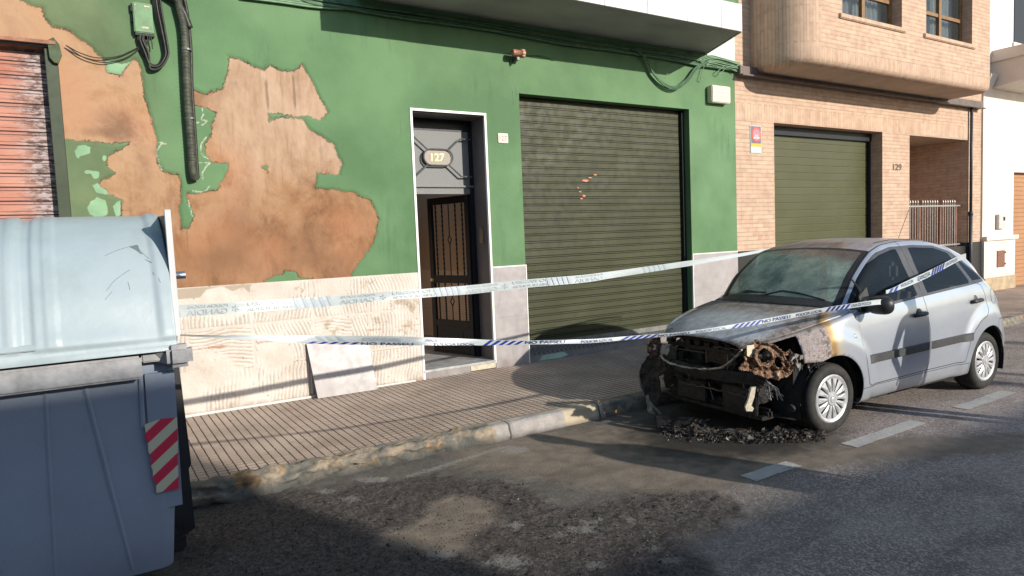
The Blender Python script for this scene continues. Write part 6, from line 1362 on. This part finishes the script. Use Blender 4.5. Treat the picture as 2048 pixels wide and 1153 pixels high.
mb = MB(); c0 = carpt(1541, 714, 3.44); mb.lathe([(.0, .05), (.05, .04), (.075, .0), (.085, -.02)], c0, 'y', 24); C(jag(mb, .004), 'lamp_bowl', M_CHAR, None, True)
mb = MB(); mb.prism([carpt(x, y, 3.42) for x, y in ((1494, 692), (1508, 690), (1511, 703), (1505, 707), (1504, 716), (1494, 712))], (.01, .012, 0)); C(mb, 'lamp_fragment', simple('cream plastic shard', (.58, .5, .36), .6, 0, .15, 40))
sheet('burnt_headlight', [(1297,684),(1306,674),(1320,674),(1323,690),(1320,712),(1310,718),(1300,712),(1296,700)], [[(1306,688),(1312,686),(1313,698),(1307,700)]], lambda x, y: 4.68, M_RUST, .05, 1.4, .012, 9.0, 1.2, 2.0)
mb = MB(); mb.prism([carpt(x, y, 3.46) for x, y in ((1503, 776), (1512, 774), (1509, 795), (1503, 812), (1508, 817), (1505, 823), (1493, 823), (1491, 815), (1497, 800))], (.008, .02, 0)); C(jag(mb, .002), 'bracket', simple('scorched cream bracket', (.46, .41, .33), .55, .2, .25, 60))
mb = MB()
for k in range(16):
    p = carpt(1532 + r2.uniform(-6, 8), 766 + r2.uniform(-3, 3), 3.4); q = carpt(r2.uniform(1535, 1568), r2.uniform(785, 803), 3.4); m0 = (p + q) / 2 + Vector((r2.uniform(-.03, .03), r2.uniform(-.03, .03), r2.uniform(-.03, .03))); mb.tube(bezier([p, m0, q], 5), r2.uniform(.002, .005), 5)
C(mb, 'wire_bundle', simple('ash coated wires', (.10, .10, .105), .5, .3, .5, 40))
# far corner of the bumper, half melted
sheet('bumper_remains', [(1296,712),(1312,716),(1330,722),(1334,740),(1318,752),(1322,790),(1318,800),(1300,797),(1290,788),(1281,768),(1279,745),(1284,728)], [], lambda x, y: 4.80 - (x - 1280) * .006, M_CHAR, .03, 2, .012, 13.0, .8, 2.0)
sheet('bumper_edge', [(1279,750),(1284,768),(1293,785),(1302,792),(1298,800),(1288,790),(1281,772)], [], lambda x, y: 4.74, simple('dirty silver plastic', (.22, .2, .17), .4, .3, .5, 20), .01, 1.5, .01, 3.0, 1, .8)
sheet('bumper_corner', [(1291,793),(1296,790),(1303,806),(1318,820),(1326,832),(1328,852),(1318,850),(1304,838),(1295,820)], [[(1303,812),(1312,820),(1320,832),(1316,834),(1306,824)]], lambda x, y: 4.70 - (x - 1290) * .003, simple('sooty cream plastic', (.30, .27, .22), .45, .2, .5, 20), .012, 1.4, .01, 6.0, 1, 1.0)
mb = MB(); mb.tube([(.30, -.72, .26), (.42, -.70, .27), (.72, -.66, .28)], .03, 8); mb.tube([(.55, -.60, .25), (.72, -.62, .8)], .03, 8); mb.tube([(.3, -.5, .3), (.44, -.72, .60), (.5, -.74, .68)], .02, 8)
for k in range(10): x = r2.uniform(.42, .6); mb.tube([(x, -.74, .66 + r2.uniform(-.02, .02)), (x + r2.uniform(-.05, .05), -.76, .58 + r2.uniform(-.06, .03))], .006, 5)
C(jag(mb, .008), 'suspension', M_CHAR)
mb = MB()
for k in range(16):
    p = carpt(r2.uniform(1585, 1625), r2.uniform(706, 735), 3.30); mb.prism([p, p + Vector((r2.uniform(-.03, .03), 0, -.04)), p + Vector((r2.uniform(0, .05), 0, -.01))], (0, .02, 0))
C(jag(mb, .01), 'torn_liner', M_ASH)
# ================================================================ DEBRIS UNDER THE NOSE
r3 = random.Random(9)
plate = MB(); ps = [atz(x, y, z) for x, y, z in ((1312, 858, .004), (1376, 862, .004), (1380, 836, .12), (1309, 832, .12))]; plate.prism(ps, (.004, -.01, 0)); o = plate.build('burnt_bumper_fragment', M_CHAR); 
for v_ in o.data.vertices: pass
tag(o, 'charred flat piece of bumper standing on the road under the car nose near the kerb', 'bumper fragment')
mb = MB(); ma = MB()
for k in range(4200):
    px = r3.uniform(1322, 1650); f = (px - 1322) / 328; base = 862 + 12 * math.sin(f * math.pi) + 6 * f; py = base + r3.gauss(0, 7) ; p = atz(px, min(py, 886), .0); s = abs(r3.gauss(.010, .012)) + .004
    hz = max(0, .05 - abs(py - base) * .006) * r3.random(); p.z = hz + .003
    d1 = Vector((r3.gauss(0, 1), r3.gauss(0, 1), r3.gauss(0, .7))).normalized() * s; d2 = Vector((r3.gauss(0, 1), r3.gauss(0, 1), r3.gauss(0, .7))).normalized() * s * .5
    tgt = ma if r3.random() < .22 else mb
    vs = [p, p + d1, p + d1 + d2, p + d2 + Vector((0, 0, s * .3))]; vs = [Vector((v_.x, v_.y, max(v_.z, .002))) for v_ in vs]; tgt.add(vs, [(0, 1, 2), (0, 2, 3)])
for cx0, cy0, rr in ((1383, 858, .10), (1565, 868, .085), (1625, 872, .07), (1400, 868, .08), (1480, 872, .07), (1350, 866, .06), (1440, 866, .06), (1530, 872, .05)):
    p0 = atz(cx0, cy0, .0); bm = bmesh.new(); bmesh.ops.create_icosphere(bm, subdivisions=4, radius=1)
    for q in bm.verts: n_ = mnoise.noise(q.co * 2.2 + p0 * 3) + .5 * mnoise.noise(q.co * 7 + p0); q.co = p0 + Vector((q.co.x * rr * 1.6, q.co.y * rr, max(0, q.co.z) * rr * .7)) * (1 + .8 * n_)
    mb.bm(bm)
t = NT('matte charred crumbs', .95, .1); c = t.ramp(t.noise(35, 6, rough=.8), [(.35, (.016, .015, .016)), (.52, (.06, .052, .047)), (.68, (.17, .145, .13))]); M_CHARD = t.fin(c, .95, t.bump(t.noise(80, 5, rough=.8), .012, 1))
o = mb.build('burnt_debris', M_CHARD); tag(o, 'heap of charred plastic and ash on the road in front of the car', 'debris', None, 'stuff')
bm = None
ps_ = atz(1388, 858, 0)
for k in range(80):
    a = r3.uniform(0, 6.28); p = ps_ + Vector((r3.gauss(0, .06), r3.gauss(0, .03), r3.uniform(.03, .07))); d = Vector((r3.gauss(0, .03), r3.gauss(0, .03), r3.gauss(0, .008))); e = Vector((r3.gauss(0, .02), r3.gauss(0, .02), .004)); ma.add([p, p + d, p + d + e, p + e], [(0, 1, 2, 3)])
o = ma.build('ash_flakes', M_ASH); tag(o, 'pale ash flakes scattered through the charred debris', 'ash', None, 'stuff')
# crumbs of melted container over the road
mb = MB(); mw = MB(); rp = np.array(rough_polys[0])
cnt = 0
while cnt < 4500:
    x, y = r3.uniform(.3, 4.8), r3.uniform(1.9, 4.5)
    if sdf([[x, y]], rp)[0] > r3.gauss(0, .05): continue
    s = abs(r3.gauss(.002, .003)) + .0018; cnt += 1; p = Vector((x, y, .012)); 
    a = r3.uniform(0, 6.28); u1 = Vector((math.cos(a), math.sin(a), r3.uniform(-.3, .6))) * s; u2 = Vector((-math.sin(a), math.cos(a), r3.uniform(-.3, .6))) * s * r3.uniform(.3, .9); u3 = Vector((0, 0, s * r3.uniform(.6, 1.3)))
    q = mw if r3.random() < .02 else mb; q.add([p - u1, p + u2, p + u1, p - u2, p + u3], [(0, 1, 4), (1, 2, 4), (2, 3, 4), (3, 0, 4)])
o = mb.build('charred_crumbs', M_CHARD); tag(o, 'black crumbs of melted plastic stuck to the road', 'crumbs', None, 'stuff')
o = mw.build('pale_grit', M_ASH); tag(o, 'pale grit scattered among the black crumbs on the road', 'grit', None, 'stuff')

# ================================================================ PEOPLE beside the photographer (their shadows reach into the picture)
def person(x, y, rz, h, label, pose, coat, legs):
    o = empty('person', (x, y, 0), label, 'person', None, rz); k = h / 1.75
    me = bpy.data.meshes.new('body'); J = {}; E = []; names = []
    def add(n, p, r, par=None): J[n] = (Vector(p) * k, r * k); names.append(n); E.append((par, n)) if par else None
    add('pelvis', (0, 0, .95), .20); add('waist', (0, 0, 1.1), .20, 'pelvis'); add('chest', (0, 0, 1.3), .20, 'waist'); add('neck0', (0, 0, 1.46), .085, 'chest'); add('neck', (0, .01, 1.52), .055, 'neck0'); add('head', (0, .02, 1.62), .095, 'neck'); add('crown', (0, .015, 1.69), .07, 'head')
    for s in (-1, 1):
        add(f'sh{s}', (s * .18, 0, 1.42), .07, 'neck0'); el, hd = pose[s]; add(f'el{s}', el, .048, f'sh{s}'); add(f'wr{s}', hd, .033, f'el{s}'); d = (Vector(hd) - Vector(el)).normalized(); add(f'ha{s}', Vector(hd) + d * .08, .035, f'wr{s}')
        add(f'hip{s}', (s * .09, 0, .88), .125, 'pelvis'); add(f'kn{s}', (s * .085, .02, .48), .085, f'hip{s}'); add(f'an{s}', (s * .09, -.02, .09), .055, f'kn{s}'); add(f'to{s}', (s * .14, .15, .035), .035, f'an{s}')
    idx = {n: i for i, n in enumerate(names)}; me.from_pydata([J[n][0] for n in names], [(idx[a], idx[b]) for a, b in E], []); me.update()
    b = bpy.data.objects.new('body', me); COL.objects.link(b); b.parent = o; sk = b.modifiers.new('skin', 'SKIN'); me.skin_vertices.new() if not me.skin_vertices else None
    for i, n in enumerate(names): me.skin_vertices[0].data[i].radius = (J[n][1], J[n][1] * .8)
    me.skin_vertices[0].data[0].use_root = True; b.modifiers.new('sub', 'SUBSURF').levels = 2; b.modifiers['sub'].render_levels = 2
    t = NT('clothed figure', .8, .2); g = t.xyz(t.objc()); c = t.mix(t.step(g[2], .93 * k, .96 * k), legs, coat); c = t.mix(t.step(g[2], 1.47 * k, 1.49 * k), c, (.5, .3, .22)); me.materials.append(t.fin(c, .8))
    bm = bmesh.new(); bmesh.ops.create_uvsphere(bm, u_segments=16, v_segments=10, radius=.1 * k)
    for q in bm.verts: q.co = Vector((q.co.x * .95, q.co.y * 1.1 - .012, q.co.z * .9 + 1.66 * k)) if q.co.z > -.03 or q.co.y < 0 else Vector((q.co.x * .8, -.02, q.co.z * .4 + 1.66 * k))
    mb = MB(); mb.bm(bm); hr_ = mb.build('hair', simple('dark hair', (.03, .02, .015), .6), None, True); hr_.parent = o
    for s in (-1, 1):       # five fingers a hand
        d = (J[f'ha{s}'][0] - J[f'wr{s}'][0]).normalized(); side = d.cross(Vector((0, 1, 0))).normalized(); base = J[f'ha{s}'][0]; mb = MB()
        for f in range(4): p = base + side * (f - 1.5) * .018 * k; L = (.07, .08, .075, .058)[f] * k; mb.tube([p, p + d * L * .5, p + d * L * .8 + Vector((0, .02, 0)), p + d * L + Vector((0, .035, 0))], .008 * k, 7, True, [.0095, .009, .008, .006])
        p = base - d * .04 * k - side * .03 * k; mb.tube([p, p - side * .03 + d * .03, p - side * .035 + d * .06], .01, 7, True, [.012, .010, .007]); fo = mb.build('fingers', simple('skin', (.5, .3, .22), .6), None, True); fo.parent = o
    return o
person(6.80, 1.72, math.radians(10), 1.72, 'person in dark coat with one hand on the hip standing right of the photographer', {-1: ((-.33, .0, 1.17), (-.21, .1, .94)), 1: ((.20, .0, 1.12), (.20, .08, .86))}, (.03, .04, .07), (.05, .06, .1))
person(4.93, .32, math.radians(0), 1.74, 'person in grey jacket with arms down standing beside the photographer', {-1: ((-.23, -.02, 1.12), (-.22, .06, .86)), 1: ((.23, -.02, 1.12), (.22, .06, .86))}, (.12, .12, .13), (.04, .05, .09))
